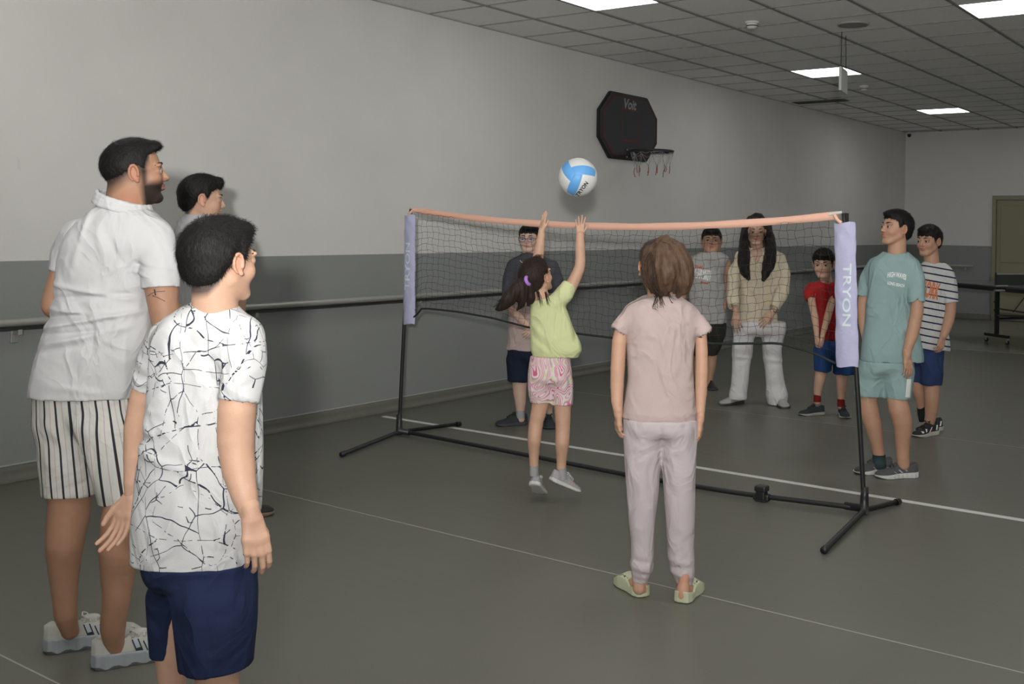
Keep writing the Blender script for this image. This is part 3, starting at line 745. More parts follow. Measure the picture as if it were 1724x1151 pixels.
class Person:
    def __init__(s, label, u, v, skin_k, h=.005, dist=None):
        """u, v: a floor point under the figure in the photograph; stands at that floor spot"""
        d = R2*((u-PCX)/FPX) - U2*((v-PCY)/FPX) + Fv
        t = -CAMH/d.z; p = d*t
        s.D = p.dot(Fh); s.h = h
        if dist: s.D = dist; p = world(u, v, dist)
        s.x0 = p.dot(Rh)
        s.root = empty('person', label, 'person', (p.x, p.y, 0), rz=R_(YAW))
        s.sk = skin(skin_k); s.parts = []
    def P(s, u, v, dd=0):
        l = level(u, v, s.D+dd); return np.array((l[0]-s.x0, dd, l[2]))
    def m(s, px, dd=0): return px*(s.D+dd)/FPX
    def c(s, pts):       # chain of (u, v, dd, r_px)
        return [(s.P(a[0], a[1], a[2]), s.m(a[3], a[2])) for a in pts]
    def rows(s, rows, dd=0, grow=0):
        out = []
        for r in rows:
            v, a, b = r[:3]; e = dd+(r[3] if len(r) > 3 else 0); A, B = s.P(a, v, e), s.P(b, v, e)
            out.append(((A[2]+B[2])/2, (A[0]+B[0])/2, e, (B[0]-A[0])/2+grow, r[4] if len(r) > 4 else None))
        return out
    def mesh(s, name, sdf, m, disp=None, relax_it=1, parent=None, colfn=None, **kw):
        P, F = sdf.arrays(disp)
        if relax_it: P = relax(P, F, relax_it, .5)
        return link(name, from_arrays(P, F, col=colfn(P) if colfn else None), m, parent or s.root, **kw)
    def folds(s, lst, noise=.0015, seed=0, fx=22, fz=14):
        """creases: (u1,v1,u2,v2,amp_mm,width_px[,dd]) drawn on the cloth, positive = ridge"""
        L = []
        for q in lst:
            a, b = s.P(q[0], q[1]), s.P(q[2], q[3]); L.append((a[[0, 2]], b[[0, 2]], q[4]/1000, s.m(q[5])))
        r = np.random.default_rng(seed); ph = r.random(12)*6.28
        def disp(X, Y, Z):
            x = X[:, :, 0]; z = Z[0]
            x = X.reshape(-1, 1); z = Z.reshape(1, -1)
            d = np.zeros((x.shape[0], z.shape[1]))
            for a, b, am, w in L:
                e = b-a; l2 = e@e+1e-9; t = np.clip(((x-a[0])*e[0]+(z-a[1])*e[1])/l2, 0, 1)
                q = ((x-a[0]-t*e[0])**2+(z-a[1]-t*e[1])**2)/(w*w)
                d += am*np.exp(-q)*np.sin(np.pi*np.clip(t, .06, .94))**.5
            wx = x+.03*np.sin(z*9+ph[0])+.015*np.sin(z*23+ph[1]); wz = z+.03*np.sin(x*11+ph[2])
            nz = np.sin(wx*fx*2+ph[3])*np.sin(wz*fz+ph[4])+.7*np.sin(wx*fx*1.1+wz*fz*2+ph[5])+.5*np.sin(wx*fx*3.7-wz*fz*1.3+ph[6])
            d += noise*nz
            return d[:, None, :]+noise*.8*np.sin(Y*31+Z*17+ph[7])
        return disp
    # ---- head -----------------------------------------------------------
    def head(s, u, v, H, yaw, pitch=0, roll=0, dd=0, neck=None, neck_r=.05, hair=None, hmat=None, fine=None, mouth=0, ear=1.0, wide=1.0, beard=False, glasses=False, brows=True, browc=None, stub=0, jaw=1.0, chub=0):
        c = s.P(u, v, dd); ph, th, ro = R_(yaw), R_(pitch), R_(roll)
        f0 = Vector((math.sin(ph)*math.cos(th), math.cos(ph)*math.cos(th), math.sin(th))); r0 = Vector((math.cos(ph), -math.sin(ph), 0)); u0 = r0.cross(f0)
        q = Quaternion(f0, ro); r0 = q @ r0; u0 = q @ u0
        Rm = np.array((r0, f0, u0)).T    # columns
        s.hc, s.hR, s.H = c, Rm, H
        toW = lambda p: np.asarray(p)@Rm.T+c
        h = fine or max(.0027, min(.0042, s.D*.0006))
        S = Sdf(h); k = .05*H; w = wide
        S.ell((0, -.07*H, .13*H), (.345*w*H, .415*H, .365*H), k=k)
        S.ell((0, .10*H, -.10*H), ((.275+chub)*w*H, .275*H, .36*H), k=.08*H)
        for sx in (-1, 1): S.cone((sx*.215*w*H, -.02*H, -.20*H), (sx*.09*H*w, .235*H, -.40*H), (.095+chub)*jaw*H, .085*jaw*H, k=.08*H)
        S.ell((0, .265*H, -.41*H), (.10*H, .085*H, .07*H), k=.06*H)
        for sx in (-1, 1): S.ell((sx*.155*w*H, .235*H, -.13*H), ((.105+chub*.6)*H, .10*H, .10*H), k=.08*H)
        for sx in (-1, 1): S.ell((sx*.13*H, .315*H, .085*H), (.12*H, .06*H, .04*H), k=.05*H)
        # sockets, lids, nose, mouth
        for sx in (-1, 1):
            S.ell((sx*.145*H*w, .40*H, .005*H), (.085*H, .075*H, .055*H), k=.05*H, mode='sub')
            S.ell((sx*.145*H*w, .292*H, .0), (.078*H, .075*H, .062*H), k=.02*H)
        S.cone((0, .345*H, .05*H), (0, .425*H, -.115*H), .028*H, .043*H, k=.035*H)
        for sx in (-1, 1): S.ell((sx*.045*H, .385*H, -.135*H), (.034*H, .04*H, .03*H), k=.02*H)
        S.ell((0, .352*H, -.222*H), (.085*H, .045*H, .026*H), k=.02*H); S.ell((0, .345*H, -.268*H), (.075*H, .045*H, .03*H), k=.02*H)
        S.ell((0, .405*H, -.244*H), (.085*H, .03*H, (.006+mouth)*H), k=.012*H, mode='sub')
        for sx in (-1, 1):     # eye slits
            S.ell((sx*.145*H*w, .385*H, -.002*H), (.060*H, .09*H, .024*H), k=.008*H, mode='sub')
        for sx in (-1, 1):     # ears
            o = np.array((sx*.352*w*H, -.03*H, -.02*H)); e = ear
            S.ell(o, (.022*H, .075*H*e, .125*H*e), rot=[[1, 0, 0], [0, math.cos(.2), -math.sin(.2)], [0, math.sin(.2), math.cos(.2)]], k=.03*H)
            arc = [(o+np.array((sx*.028*H, .062*H*e*math.cos(a)-.012*H, .115*H*e*math.sin(a)+.01*H)), .019*H) for a in np.linspace(-.4, 4.4, 9)]
            S.chain(arc, k=.012*H)
            S.ell(o+np.array((sx*.02*H, .03*H, -.115*H*e)), (.022*H, .032*H, .03*H), k=.02*H)
            S.ell(o+np.array((sx*.045*H, .012*H, .0)), (.022*H, .032*H*e, .06*H*e), k=.015*H, mode='sub')
        if neck is not None:
            nb = (np.asarray(neck)-c)@Rm
            S.cone((0, -.10*H, -.18*H), nb, neck_r*1.03, neck_r*1.08, k=.06*H)
        P, F = S.arrays(); P = relax(P, F, 1, .4)
        col = np.ones((len(P), 3)); p = P/H
        lip = np.exp(-((p[:, 0]/.095)**4+((p[:, 2]+.245)/.042)**4))*(p[:, 1] > .33)
        col *= 1-lip[:, None]*np.array((.08, .42, .38))
        er = np.clip((np.abs(p[:, 0])-.335*w)/.04, 0, 1)*(p[:, 2] < .2); col *= 1-er[:, None]*np.array((0, .16, .18))
        ck = np.exp(-(((np.abs(p[:, 0])-.17)/.09)**2+((p[:, 2]+.14)/.09)**2))*(p[:, 1] > .1); col *= 1-ck[:, None]*np.array((0, .12, .10))
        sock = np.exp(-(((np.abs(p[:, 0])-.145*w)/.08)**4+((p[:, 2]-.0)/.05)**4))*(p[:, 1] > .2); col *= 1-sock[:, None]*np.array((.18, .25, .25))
        lash = np.exp(-(((np.abs(p[:, 0])-.145*w)/.066)**4+((p[:, 2]-.026)/.010)**2))*(p[:, 1] > .25); col *= 1-lash[:, None]*.85
        if stub:     # clipped hair fading into the neck and temples
            zl = s.hairline(p[:, 1], hair)
            fade = np.clip((p[:, 2]-(zl-stub))/stub, 0, 1)**1.1*(p[:, 1] < .20); fade *= np.clip(1-er*2, 0, 1); col *= 1-fade[:, None]*np.array((.80, .76, .70))
        if beard:
            bz = np.clip((-.10-p[:, 2])/.12, 0, 1)*np.clip((p[:, 1]-.0)/.10, 0, 1)*(1-lip)
            side = np.exp(-((p[:, 1]-.10)/.06)**2)*np.clip((.06-p[:, 2])/.05, 0, 1)*(p[:, 2] > -.25)*.85*(np.abs(p[:, 0]) > .2)
            bb_ = np.maximum(bz*(p[:, 2] > -.56), side)*(np.clip(1-er*3, 0, 1)); col *= 1-np.clip(bb_, 0, 1)[:, None]*np.array((.93, .92, .90))
        s.parts.append((toW(P), F, col))
        for sx in (-1, 1):
            bm = bmesh.new(); bmesh.ops.create_uvsphere(bm, u_segments=16, v_segments=10, radius=.058*H)
            o = link('eye', bm_mesh(bm, smooth=True), M_eye, s.root); o.matrix_local = Matrix.Translation(Vector(toW((sx*.145*H*w,   .312*H, -.002*H)))) @ Matrix(Rm.tolist()).to_4x4() @ Matrix.Rotation(0, 4, 'X')
        if brows:
            for sx in (-1, 1):
                pts = [(sx*.058*H, .372*H, .100*H), (sx*.12*H, .366*H, .116*H), (sx*.19*H*w, .325*H, .110*H), (sx*.235*H*w, .265*H, .084*H)]
                B = Sdf(h*.8); B.chain([(np.array(pts[0]), .013*H), (np.array(pts[1]), .019*H), (np.array(pts[2]), .017*H), (np.array(pts[3]), .008*H)], k=.01*H)
                Pb, Fb = B.arrays(); link('eyebrow', from_arrays(toW(Pb), Fb), browc or M_brow, s.root)
        if hair: s.hair(hair, hmat, h, w, toW)
        if glasses:
            fr = mat('glasses_frame', (.05, .055, .09), rough=.3)
            g = []
            for sx in (-1, 1):
                ring = [toW((sx*(.165+.115*abs(math.cos(a))**.7*np.sign(math.cos(a)))*H, (.435-.02*abs(math.cos(a)))*H, (-.02+.085*abs(math.sin(a))**.7*np.sign(math.sin(a)))*H)) for a in np.linspace(0, 2*math.pi, 25)[:-1]]
                g.append(ring)
            V, F = tube_arrays(g, .0022, 6, True); gl = link('glasses', from_arrays(V, F), fr, s.root)
            tube('bridge', [[toW((-.055*H, .445*H, .0)), toW((0, .46*H, .01*H)), toW((.055*H, .445*H, 0))]], .002, fr, gl, n=6)
            for sx in (-1, 1): tube('temple_arm', [[toW((sx*.285*H, .42*H, .02*H)), toW((sx*.37*H, .1*H, .02*H)), toW((sx*.375*H, -.05*H, .01*H))]], .002, fr, gl, n=6)
            lens = bpy.data.materials.new('lens'); lens.use_nodes = True; b = lens.node_tree.nodes['Principled BSDF']
            b.inputs['Transmission Weight'].default_value = .0; b.inputs['Alpha'].default_value = .22; b.inputs['Base Color'].default_value = (.55, .6, .9, 1); b.inputs['Roughness'].default_value = .05
            for sx in (-1, 1):
                pts = [toW((sx*(.165+.112*abs(math.cos(a))**.7*np.sign(math.cos(a)))*H, (.434-.02*abs(math.cos(a)))*H, (-.02+.082*abs(math.sin(a))**.7*np.sign(math.sin(a)))*H)) for a in np.linspace(0, 2*math.pi, 25)[:-1]]
                me = bpy.data.meshes.new('lens'); me.from_pydata([tuple(q_) for q_ in pts], [], [list(range(24))]); link('lens', me, lens, gl)
    @staticmethod
    def hairline(y, st):
        kind = st.get('line', 'boy')
        if kind == 'man': xs, zs = [-.5, -.36, -.22, -.12, -.02, .04, .10, .18, .30, .42], [-.17, -.14, -.05, .03, .11, .10, .02, .24, .32, .37]
        elif kind == 'boy': xs, zs = [-.5, -.30, -.20, -.12, -.07, .0, .07, .10, .15, .26, .42], [-.36, -.31, -.17, -.02, .08, .13, .02, .06, .19, .24, .26]
        elif kind == 'fringe': xs, zs = [-.5, -.30, -.20, -.12, -.07, .0, .07, .10, .15, .26, .42], [-.30, -.27, -.15, -.02, .08, .10, -.02, .02, .14, .17, .17]
        else: xs, zs = [-.5, -.30, -.15, -.09, -.02, .05, .10, .15, .26, .42], [-.42, -.40, -.30, -.12, .06, .12, .06, .12, .24, .28]
        return np.interp(y, xs, zs)+st.get('dz', 0)
    def hair(s, st, hm, h, w, toW):
        H = s.H; S = Sdf(h); t = st.get('t', .045); top = st.get('top', .0); front = st.get('front', 0)
        ra, rb, rc = .345*w*H, .415*H, .365*H
        S.ell((0, -.07*H, .13*H), (ra+t*H, rb+t*H, rc+t*H), k=0)
        if top: S.ell((0, .02*H, .30*H), (.27*w*H+t*H*.5, .35*H, (.20+top)*H), k=.08*H)
        if front: S.ell((0, .30*H, .36*H), (.20*w*H, .12*H, .085*H+front*H), k=.06*H)
        if st.get('line') != 'man': S.ell((0, -.20*H, -.08*H), (.27*w*H+t*H*.8, .26*H+t*H*.8, .26*H), k=.06*H)
        rng = np.random.default_rng(st.get('seed', 1)); ph = rng.random(9)*6.28
        def trim(X, Y, Z, f):
            y = Y/H; zl = s.hairline(np.broadcast_to(y, f.shape), st)+.012*np.sin(X/H*38+ph[0])+.010*np.sin(X/H*71+Y/H*50+ph[1])
            over = (Z/H-zl)
            thin = np.clip(over/.22, 0, 1)**.6
            f2 = f+(1-thin)*(t+.00)*H*.80
            # strand relief
            n = np.sin(X/H*60+6*np.sin(Z/H*7+ph[2])+ph[3])*np.sin(Y/H*52+5*np.sin(Z/H*8)+ph[4])
            f2 = f2-st.get('rough', .006)*H*n
            return np.maximum(f2, -over*H)
        S.op(trim)
        P, F = S.arrays(); P = relax(P, F, 1, .3)
        s.hair_o = link('hair', from_arrays(toW(P), F), hm, s.root)
        if st.get('fz', 1): s.fuzz(st.get('fn', 3500), st.get('fl', .055)*H, r=max(.00035, s.D*.00012), seed=2, lift=st.get('lift', .3), top_lift=st.get('tl', .8))
        return s.hair_o
    # ---- hand: wrist point, direction, back-of-hand normal ----------------
    def fuzz(s, n, length, r=.0004, down=.8, seed=0, m=None, target=None, lift=.35, top_lift=0):
        me = (target or s.hair_o).data; rng = np.random.default_rng(seed); V = np.zeros(len(me.vertices)*3); me.vertices.foreach_get('co', V); V = V.reshape(-1, 3)
        N = np.zeros(len(me.vertices)*3); me.vertices.foreach_get('normal', N); N = N.reshape(-1, 3)
        hp = (V-s.hc)@s.hR/s.H; idx = rng.choice(np.nonzero(((hp[:, 2] > -.5)))[0], n)
        cr = np.array((0, -.25, .45)); P = V[idx]+rng.normal(size=(n, 3))*.0015; nn = N[idx]; g = (hp[idx]-cr); g /= np.linalg.norm(g, axis=1)[:, None]; g = g@s.hR.T
        g = g+rng.normal(size=(n, 3))*.30; g -= nn*(g*nn).sum(1)[:, None]; g /= np.linalg.norm(g, axis=1)[:, None]+1e-6
        L = length*(.5+rng.random(n))[:, None]; lf = (lift+top_lift*np.clip(hp[idx, 2], 0, .5))[:, None] if top_lift else lift
        a = P-nn*.001; b = P+g*L*.5+nn*L*lf*.5; c = P+g*L+nn*L*lf*.55-np.array((0, 0, .25))*L*.5
        side = np.cross(g, nn); rad = r
        VV = np.concatenate([a-side*rad, a+side*rad, b-side*rad*.8, b+side*rad*.8, c]); F = []
        i = np.arange(n); q = np.stack([i, i+n, i+3*n, i+2*n], 1); t = np.stack([i+2*n, i+3*n, i+4*n, i+4*n], 1)
        me2 = bpy.data.meshes.new('fuzz'); me2.from_pydata(VV.tolist(), [], q.tolist()+t[:, :3].tolist())
        return link('short_hairs', me2, m or (target or s.hair_o).data.materials[0], target or s.hair_o, kind='stuff')
    def hand(s, W, d, n, L, side=1, rw=None, curl=(.35, .45, .3), spread=.10, thumb=0, fine=None, each=None):
        W = np.asarray(W, float); d = np.asarray(d, float); d /= np.linalg.norm(d); n = np.asarray(n, float); n -= d*(n@d); n /= np.linalg.norm(n)
        t = np.cross(d, n)*side; h = fine or max(.0022, min(.0032, s.D*.0005)); S = Sdf(h)
        Q = lambda a, b, c: W+d*a*L+t*b*L+n*c*L     # along, towards thumb, towards back
        rw = rw or .115*L
        S.cone(W-d*.16*L, W, rw, rw*.97, k=0)
        lat = (.155, .055, -.05, -.145); al = (.50, .53, .50, .455); ln = (.40, .445, .41, .32); rr = (.046, .048, .045, .040)
        for i in range(4):
            S.cone(Q(.02, lat[i]*.45, 0), Q(al[i]*.6, lat[i]*.8, .005), .085*L, .075*L, k=.05*L); S.cone(Q(al[i]*.6, lat[i]*.8, .005), Q(al[i], lat[i], .0), .075*L, .055*L, k=.045*L)
            a = 0; p = Q(al[i], lat[i], 0); sp = spread*(1.5-i)/1.5; cu = curl if each is None else each[i]
            for j, fr in enumerate((.46, .29, .25)):
                a += cu[j]; dirv = d*math.cos(a)*math.cos(sp)+t*math.sin(sp)-n*math.sin(a); q = p+dirv/np.linalg.norm(dirv)*fr*ln[i]*L
                S.cone(p, q, rr[i]*L*(1-.07*j), rr[i]*L*(1-.07*(j+1)), k=.012*L if j == 0 else .006*L); p = q
        a0, b0, c0 = Q(.08, .08, -.03), Q(.26, .20-.03*thumb, -.06-.05*thumb), Q(.42, .255-.09*thumb, -.09-.07*thumb); e0 = Q(.54, .275-.13*thumb, -.11-.09*thumb)
        S.cone(a0, b0, .075*L, .06*L, k=.05*L); S.cone(b0, c0, .058*L, .049*L, k=.02*L); S.cone(c0, e0, .049*L, .042*L, k=.008*L)
        P, F = S.arrays(); P = relax(P, F, 1, .3)
        col = np.ones((len(P), 3)); tip = np.clip(((P-W)@d/L-.75)/.25, 0, 1); col *= 1-tip[:, None]*np.array((-.05, .10, .10))
        s.parts.append((P, F, col))
    def body(s, sdf, relax_it=2):
        P, F = sdf.arrays(); P = relax(P, F, relax_it, .5)
        s.parts.insert(0, (P, F, None)); V, F, K = join_arrays(s.parts)
        o = link('body', from_arrays(V, F, col=K), s.sk, s.root); return o
    # ---- shoe -------------------------------------------------------------
    def shoe(s, heel, yaw, L, m_up, m_sole, pitch=0, z=0, stripes=None, m_str=None, laces=None, sock=None, m_sock=None, roll=0, collar=.36, name='shoe', wid=1.0, chunky=0, outsole=None):
        """heel: local xy of the back of the heel; yaw: 0 = away from the viewer, 90 = to the right"""
        a = R_(yaw); f = Vector((math.sin(a), math.cos(a), 0)); r = Vector((math.cos(a), -math.sin(a), 0))
        Mx = Matrix((f, -r, Vector((0, 0, 1)))).transposed().to_4x4() @ Matrix.Rotation(R_(pitch), 4, 'Y') @ Matrix.Rotation(R_(roll), 4, 'X')
        Mx.translation = (heel[0], heel[1], z)
        Rm = np.array(Mx.to_3x3()); T = np.array(Mx.translation)
        to = lambda P: P@Rm.T+T
        xs = np.array([0, .03, .12, .30, .50, .70, .84, .92, .97, 1.0])*L; ws = np.array([.06, .115, .145, .138, .145, .182, .176, .150, .110, .045])*L*wid
        ys = np.array([0, .0, .0, 0, .01, .02, .015, .008, .0, -.0])*L
        tx = np.array([0, .08, .18, .30, .40, .50, .62, .78, .92, 1.0])*L; tz = np.array([collar-.04, collar, collar-.05, collar-.05, collar-.04, .29, .235, .185, .155, .10])*L
        h = max(.0026, min(.004, s.D*.0007)); U = Sdf(h)
        def up(X, Y, Z, sole=False, lift=0):
            x = np.clip(X, 0, L); w = np.interp(x, xs, ws); y0 = np.interp(x, xs, ys)
            if sole:
                tt_ = np.interp(x, np.array([0, .5, .75, 1])*L, np.array([.115+chunky, .095+chunky, .08+chunky*.5, .07])*L); bb = np.interp(x, np.array([0, .06, .8, 1])*L, np.array([.02, 0, 0, .035])*L)
                d = np.abs(Y-y0)-(w*1.07+.004+.0015*np.sin(X/L*60)*(chunky > 0)); d = np.maximum(d, np.maximum(bb-Z, Z-tt_)); return np.maximum(d, np.maximum(-X-.012*L, X-1.01*L))
            t = np.interp(x, tx, tz)
            zz = np.maximum(Z, 0)/t; q = ((np.abs(Y-y0)/np.maximum(w, .004))**2.4+zz**3.0)**(1/2.4)
            d = (q-1)*np.minimum(w, t)*.9
            return np.maximum(np.maximum(d, -Z+.02*L), np.maximum(-X-.002, X-L))
        lo, hi = np.array((-.03*L, -.22*L*wid, -.01)), np.array((1.04*L, .24*L*wid, .48*L))
        U._add(lo, hi, lambda X, Y, Z: up(X, Y, Z), 0)
        U.ell((.20*L, 0, .40*L), (.165*L, .085*L, .20*L), k=.02*L, mode='sub')
        U.ell((.47*L, 0, .30*L), (.10*L, .055*L, .045*L), k=.03*L)
        P, F = U.arrays(); P = relax(P, F, 1, .5)
        shoe = link(name, from_arrays(to(P), F), m_up, s.root)
        O = Sdf(h); O._add(lo, hi, lambda X, Y, Z: up(X, Y, Z, True), 0); P2, F2 = O.arrays(); P2 = relax(P2, F2, 2, .5)
        link('sole', from_arrays(to(P2), F2), m_sole, shoe)
        if outsole:
            Q = Sdf(h); Q._add(lo, hi, lambda X, Y, Z: np.maximum(up(X, Y, Z, True)-.001, Z-(.028+.014*np.sin(X/L*34)*(X < .7*L))*L-np.interp(X, np.array([.8, 1])*L, np.array([0, .03])*L)), 0); P3, F3 = Q.arrays(); link('outsole', from_arrays(to(P3), F3), outsole, shoe)
        bv = BVHTree.FromPolygons([Vector(p) for p in P], [list(q) for q in F])
        def patch(nm, poly, side, m, off=.0022):
            # a strip laid over the side of the upper: poly = [(x0,z0,x1,z1,width)...] in shoe lengths
            V = []; FF = []
            for (x0, z0, x1, z1, wd) in poly:
                b0 = len(V); n = 6
                for i in range(n+1):
                    t = i/n; x = (x0+(x1-x0)*t)*L; z_ = (z0+(z1-z0)*t)*L
                    for e in (-.5, .5):
                        xx = x+e*wd*L; hit = bv.ray_cast(Vector((xx, side*.3, z_)), Vector((0, -side, 0)))[0]
                        yy = hit.y if hit else side*.12*L
                        V.append((xx, yy+side*off, z_))
                FF += [(b0+2*i, b0+2*i+1, b0+2*i+3, b0+2*i+2) for i in range(n)]
            link(nm, from_arrays(to(np.array(V)), FF), m, shoe)
        if stripes:
            for side in (-1, 1):
                for q in stripes: patch('side_stripe', [q[:5]], side, q[5] if len(q) > 5 else m_str)
        if laces:
            for i in range(5):
                x = (.40+.055*i)*L; zt = np.interp(x, tx, tz)+.006; pts = [(x, -.07*L, zt-.03*L), (x+.01*L, -.03*L, zt+.004), (x+.012*L, .03*L, zt+.004), (x, .07*L, zt-.03*L)]
                tube('lace', [to(smooth_path(pts, 10))], .0032, laces, shoe, n=5)
            b = np.array((.38*L, 0, (collar-.02)*L)); tube('lace', [to(smooth_path([b, b+(.0, .06*L, .05*L), b+(.06*L, .11*L, .01*L), b+(.05*L, .03*L, .0), b], 16))], .003, laces, shoe, n=5)
            tube('lace', [to(smooth_path([b, b+(.0, -.06*L, .05*L), b+(.06*L, -.10*L, .01*L), b+(.05*L, -.03*L, .0), b], 16))], .003, laces, shoe, n=5)
        if sock: link('sock', from_arrays(*tube_arrays([sock[0]], [np.array(sock[1])], 18)), m_sock, s.root)
        return shoe
    def print_text(s, target, body, u, v, width_px, m, rot=0, height=None, bold=.02, shear=0, dd=-1.0, arch=0, slant=0, off=.002, name='printed_word', parent=None):
        """flat print laid on the cloth where it shows"""
        bv = BVHTree.FromPolygons([q.co for q in target.data.vertices], [list(p.vertices) for p in target.data.polygons])
        T, TF = text_mesh(body, bold=bold, shear=shear, cuts=2); T = T/(np.ptp(T[:, 0])); c = s.P(u, v, 0); wd = s.m(width_px)
        hh = s.m(height)/np.ptp(T[:, 1]) if height else wd; ca, sa = math.cos(rot), math.sin(rot); V = []; ok = []
        org = np.array((-s.x0, -s.D, CAMH))
        for x, y in T:
            X = x*wd; Y = y*hh*(1+0*x)+arch*wd*(.25-x*x)+slant*x*wd
            p = np.array((c[0]+X*ca-Y*sa, 0, c[2]+X*sa+Y*ca)); dr = Vector(p-org).normalized()
            hit = bv.ray_cast(Vector(org), dr)[0]; V.append(tuple(hit-dr*off) if hit else tuple(p))
        return link(name, from_arrays(V, TF, smooth=False), m, parent or target)
    def strands(s, name, guides, n, jit, r, m, seed=0, wave=.004, parent=None, shrink=.25):
        rng = np.random.default_rng(seed); paths = []
        for k in range(n):
            g = np.array(guides[k % len(guides)]); P = smooth_path(g, 18); o = rng.normal(size=3)*jit; t = np.linspace(0, 1, len(P))[:, None]
            env = .35+.65*t; e = rng.normal(size=3)*jit*shrink; ph = rng.random(3)*6.28
            W = np.stack([np.sin(t[:, 0]*(6+3*rng.random())+ph[i])*wave for i in range(3)], 1)
            cut = int(18*(.75+.25*rng.random())); paths.append((P+o*env+e*t+W*t)[:cut])
        V, F = tube_arrays(paths, [np.linspace(r, r*.4, len(p)) for p in paths], 4)
        return link(name, from_arrays(V, F), m, parent or s.root, kind='stuff')
    def shadow_torso(s, S, rows, dd=0, inset=.014, q=.62, yaw=0, k=.03): S.loft(s.rows(rows, dd), k=k, q=q, yaw=yaw, inset=inset)

def dress(p, shirt, bottom, arms, legs, hands=(), q=.62, yaw=0, body_h=None):
    """clothes and the continuous body inside them"""
    h = p.h
    br = p.rows(shirt['rows']); zh = br[-1][0]; zc = zh+.05
    S = Sdf(h); S.loft(br, k=.03, q=shirt.get('q', q), yaw=R_(yaw), carve=.03, capt=.012)
    torso = S.ops[0][2]
    fit = lambda X, Y, Z, f: np.where(Z > zh+.002, np.maximum(f, np.maximum(torso(X, Y, Z)+.011, -.02*(Z > zh+.25))), f)
    cr = p.rows(bottom['hips']); lastq = bottom.get('q', q)*.74
    hr = [(r[0], r[1], r[2], r[3], (r[4] or bottom.get('q', q)) if i < len(cr)-1 else lastq) for i, r in enumerate(cr)]
    B = Sdf(body_h or h*1.15)
    br = [r for r in br[1:] if r[0] > zc+.02]+[(zc, *[float(np.interp(zc, [r[0] for r in br[::-1]], [r[i] for r in br[::-1]])) for i in (1, 2, 3)], None)]
    B.loft(br, k=.03, q=shirt.get('q', q), yaw=R_(yaw), inset=.018)
    B.loft(hr, k=.04, q=bottom.get('q', q), yaw=R_(yaw), inset=.024, capb=.075)
    B.op(lambda X, Y, Z, f: np.where(Z > zh+.002, np.maximum(f, torso(X, Y, Z)+.018), f))
    for a in legs: B.chain(p.c(a), k=.02)
    for a in arms: B.chain(p.c(a), k=.02)
    for hd in hands: p.hand(**hd)
    p.body_o = p.body(B)
    for sl in shirt.get('sleeves', ()): S.chain(p.c(sl), k=shirt.get('k', .03), cap=True, carve=.025)
    if shirt.get('neck'):
        u, v, dd, ra, rb = shirt['neck'][:5]; c = p.P(u, v, dd); ra, rb = p.m(ra), p.m(rb); tl = shirt['neck'][5] if len(shirt['neck']) > 5 else 0; rr = shirt['neck'][6] if len(shirt['neck']) > 6 else .006
        tx_ = shirt['neck'][7] if len(shirt['neck']) > 7 else 0
        ring = [(c+np.array((ra*math.cos(a), rb*math.sin(a), tl*math.sin(a)+tx_*math.cos(a))), rr) for a in np.linspace(0, 2*math.pi, 21)]
        S.chain(ring, k=.010, sub=1)
        S.ell(c+np.array((0, 0, .005)), (ra-.004, rb-.004, .05), k=.008, mode='sub')
    for vn in shirt.get('vneck', ()): S.ell(p.P(*vn[:3]), vn[3], k=.006, mode='sub')
    p.shirt = p.mesh('shirt', S, shirt['mat'], shirt.get('folds'), relax_it=1)
    T = Sdf(h)
    T.loft(hr, k=.02, q=bottom.get('q', q), yaw=R_(yaw), capt=.01, capb=.07)
    for lg in bottom['legs']: T.loft(p.rows(lg), k=.03, q=bottom.get('lq', 1.0), yaw=R_(yaw), carve=bottom.get('carve', .03), n=2.1, capt=.05)
    T.op(fit)
    p.bottom = p.mesh(bottom.get('name', 'shorts'), T, bottom['mat'], bottom.get('folds'), relax_it=2)
    return p
def vec(u, v, y=0): return np.array((u, y, -v), float)

# ---- man in the white polo ------------------------------------------------
M_polo = cloth('white_polo', (.60, .60, .605), bump=(900, .0008)); M_shoew = mat('shoe_white', (.50, .50, .45), rough=.7, noise=(60, .06)); M_soleg = mat('sole_grey', (.36, .40, .42), rough=.6)
M_black = mat('black_trim', (.02, .02, .022), rough=.6); M_lace = mat('white_lace', (.55, .55, .52), rough=.8)
def pinstripe():
    m = cloth('striped_shorts', (.58, .565, .53)); nt, b = nodes(m)
    at = nt.nodes.new('ShaderNodeAttribute'); at.attribute_name = 'Col'; sp = nt.nodes.new('ShaderNodeSeparateColor'); lnk(nt, at.outputs[0], sp.inputs[0])
    f = mathn(nt, 'FRACT', mathn(nt, 'MULTIPLY', sp.outputs[0], 30.0))
    d = mathn(nt, 'ABSOLUTE', mathn(nt, 'SUBTRACT', f, .5)); f2 = mathn(nt, 'ABSOLUTE', mathn(nt, 'SUBTRACT', mathn(nt, 'FRACT', mathn(nt, 'MULTIPLY_ADD', sp.outputs[0], 60.0, .5)), .5))
    m1 = nt.nodes.new('ShaderNodeMix'); m1.data_type = 'RGBA'; m1.inputs[6].default_value = (.58, .565, .53, 1); m1.inputs[7].default_value = (.44, .38, .34, 1); lnk(nt, mathn(nt, 'LESS_THAN', f2, .06), m1.inputs[0])
    m2 = nt.nodes.new('ShaderNodeMix'); m2.data_type = 'RGBA'; lnk(nt, m1.outputs[2], m2.inputs[6]); m2.inputs[7].default_value = (.03, .03, .035, 1); lnk(nt, mathn(nt, 'LESS_THAN', d, .085), m2.inputs[0])
    lnk(nt, m2.outputs[2], b.inputs['Base Color']); return m
p = Person('man in a white polo and striped shorts, seen from behind', 150, 1107, 'tan', h=.0052, dist=3.43)
man = p; p.h = .0042
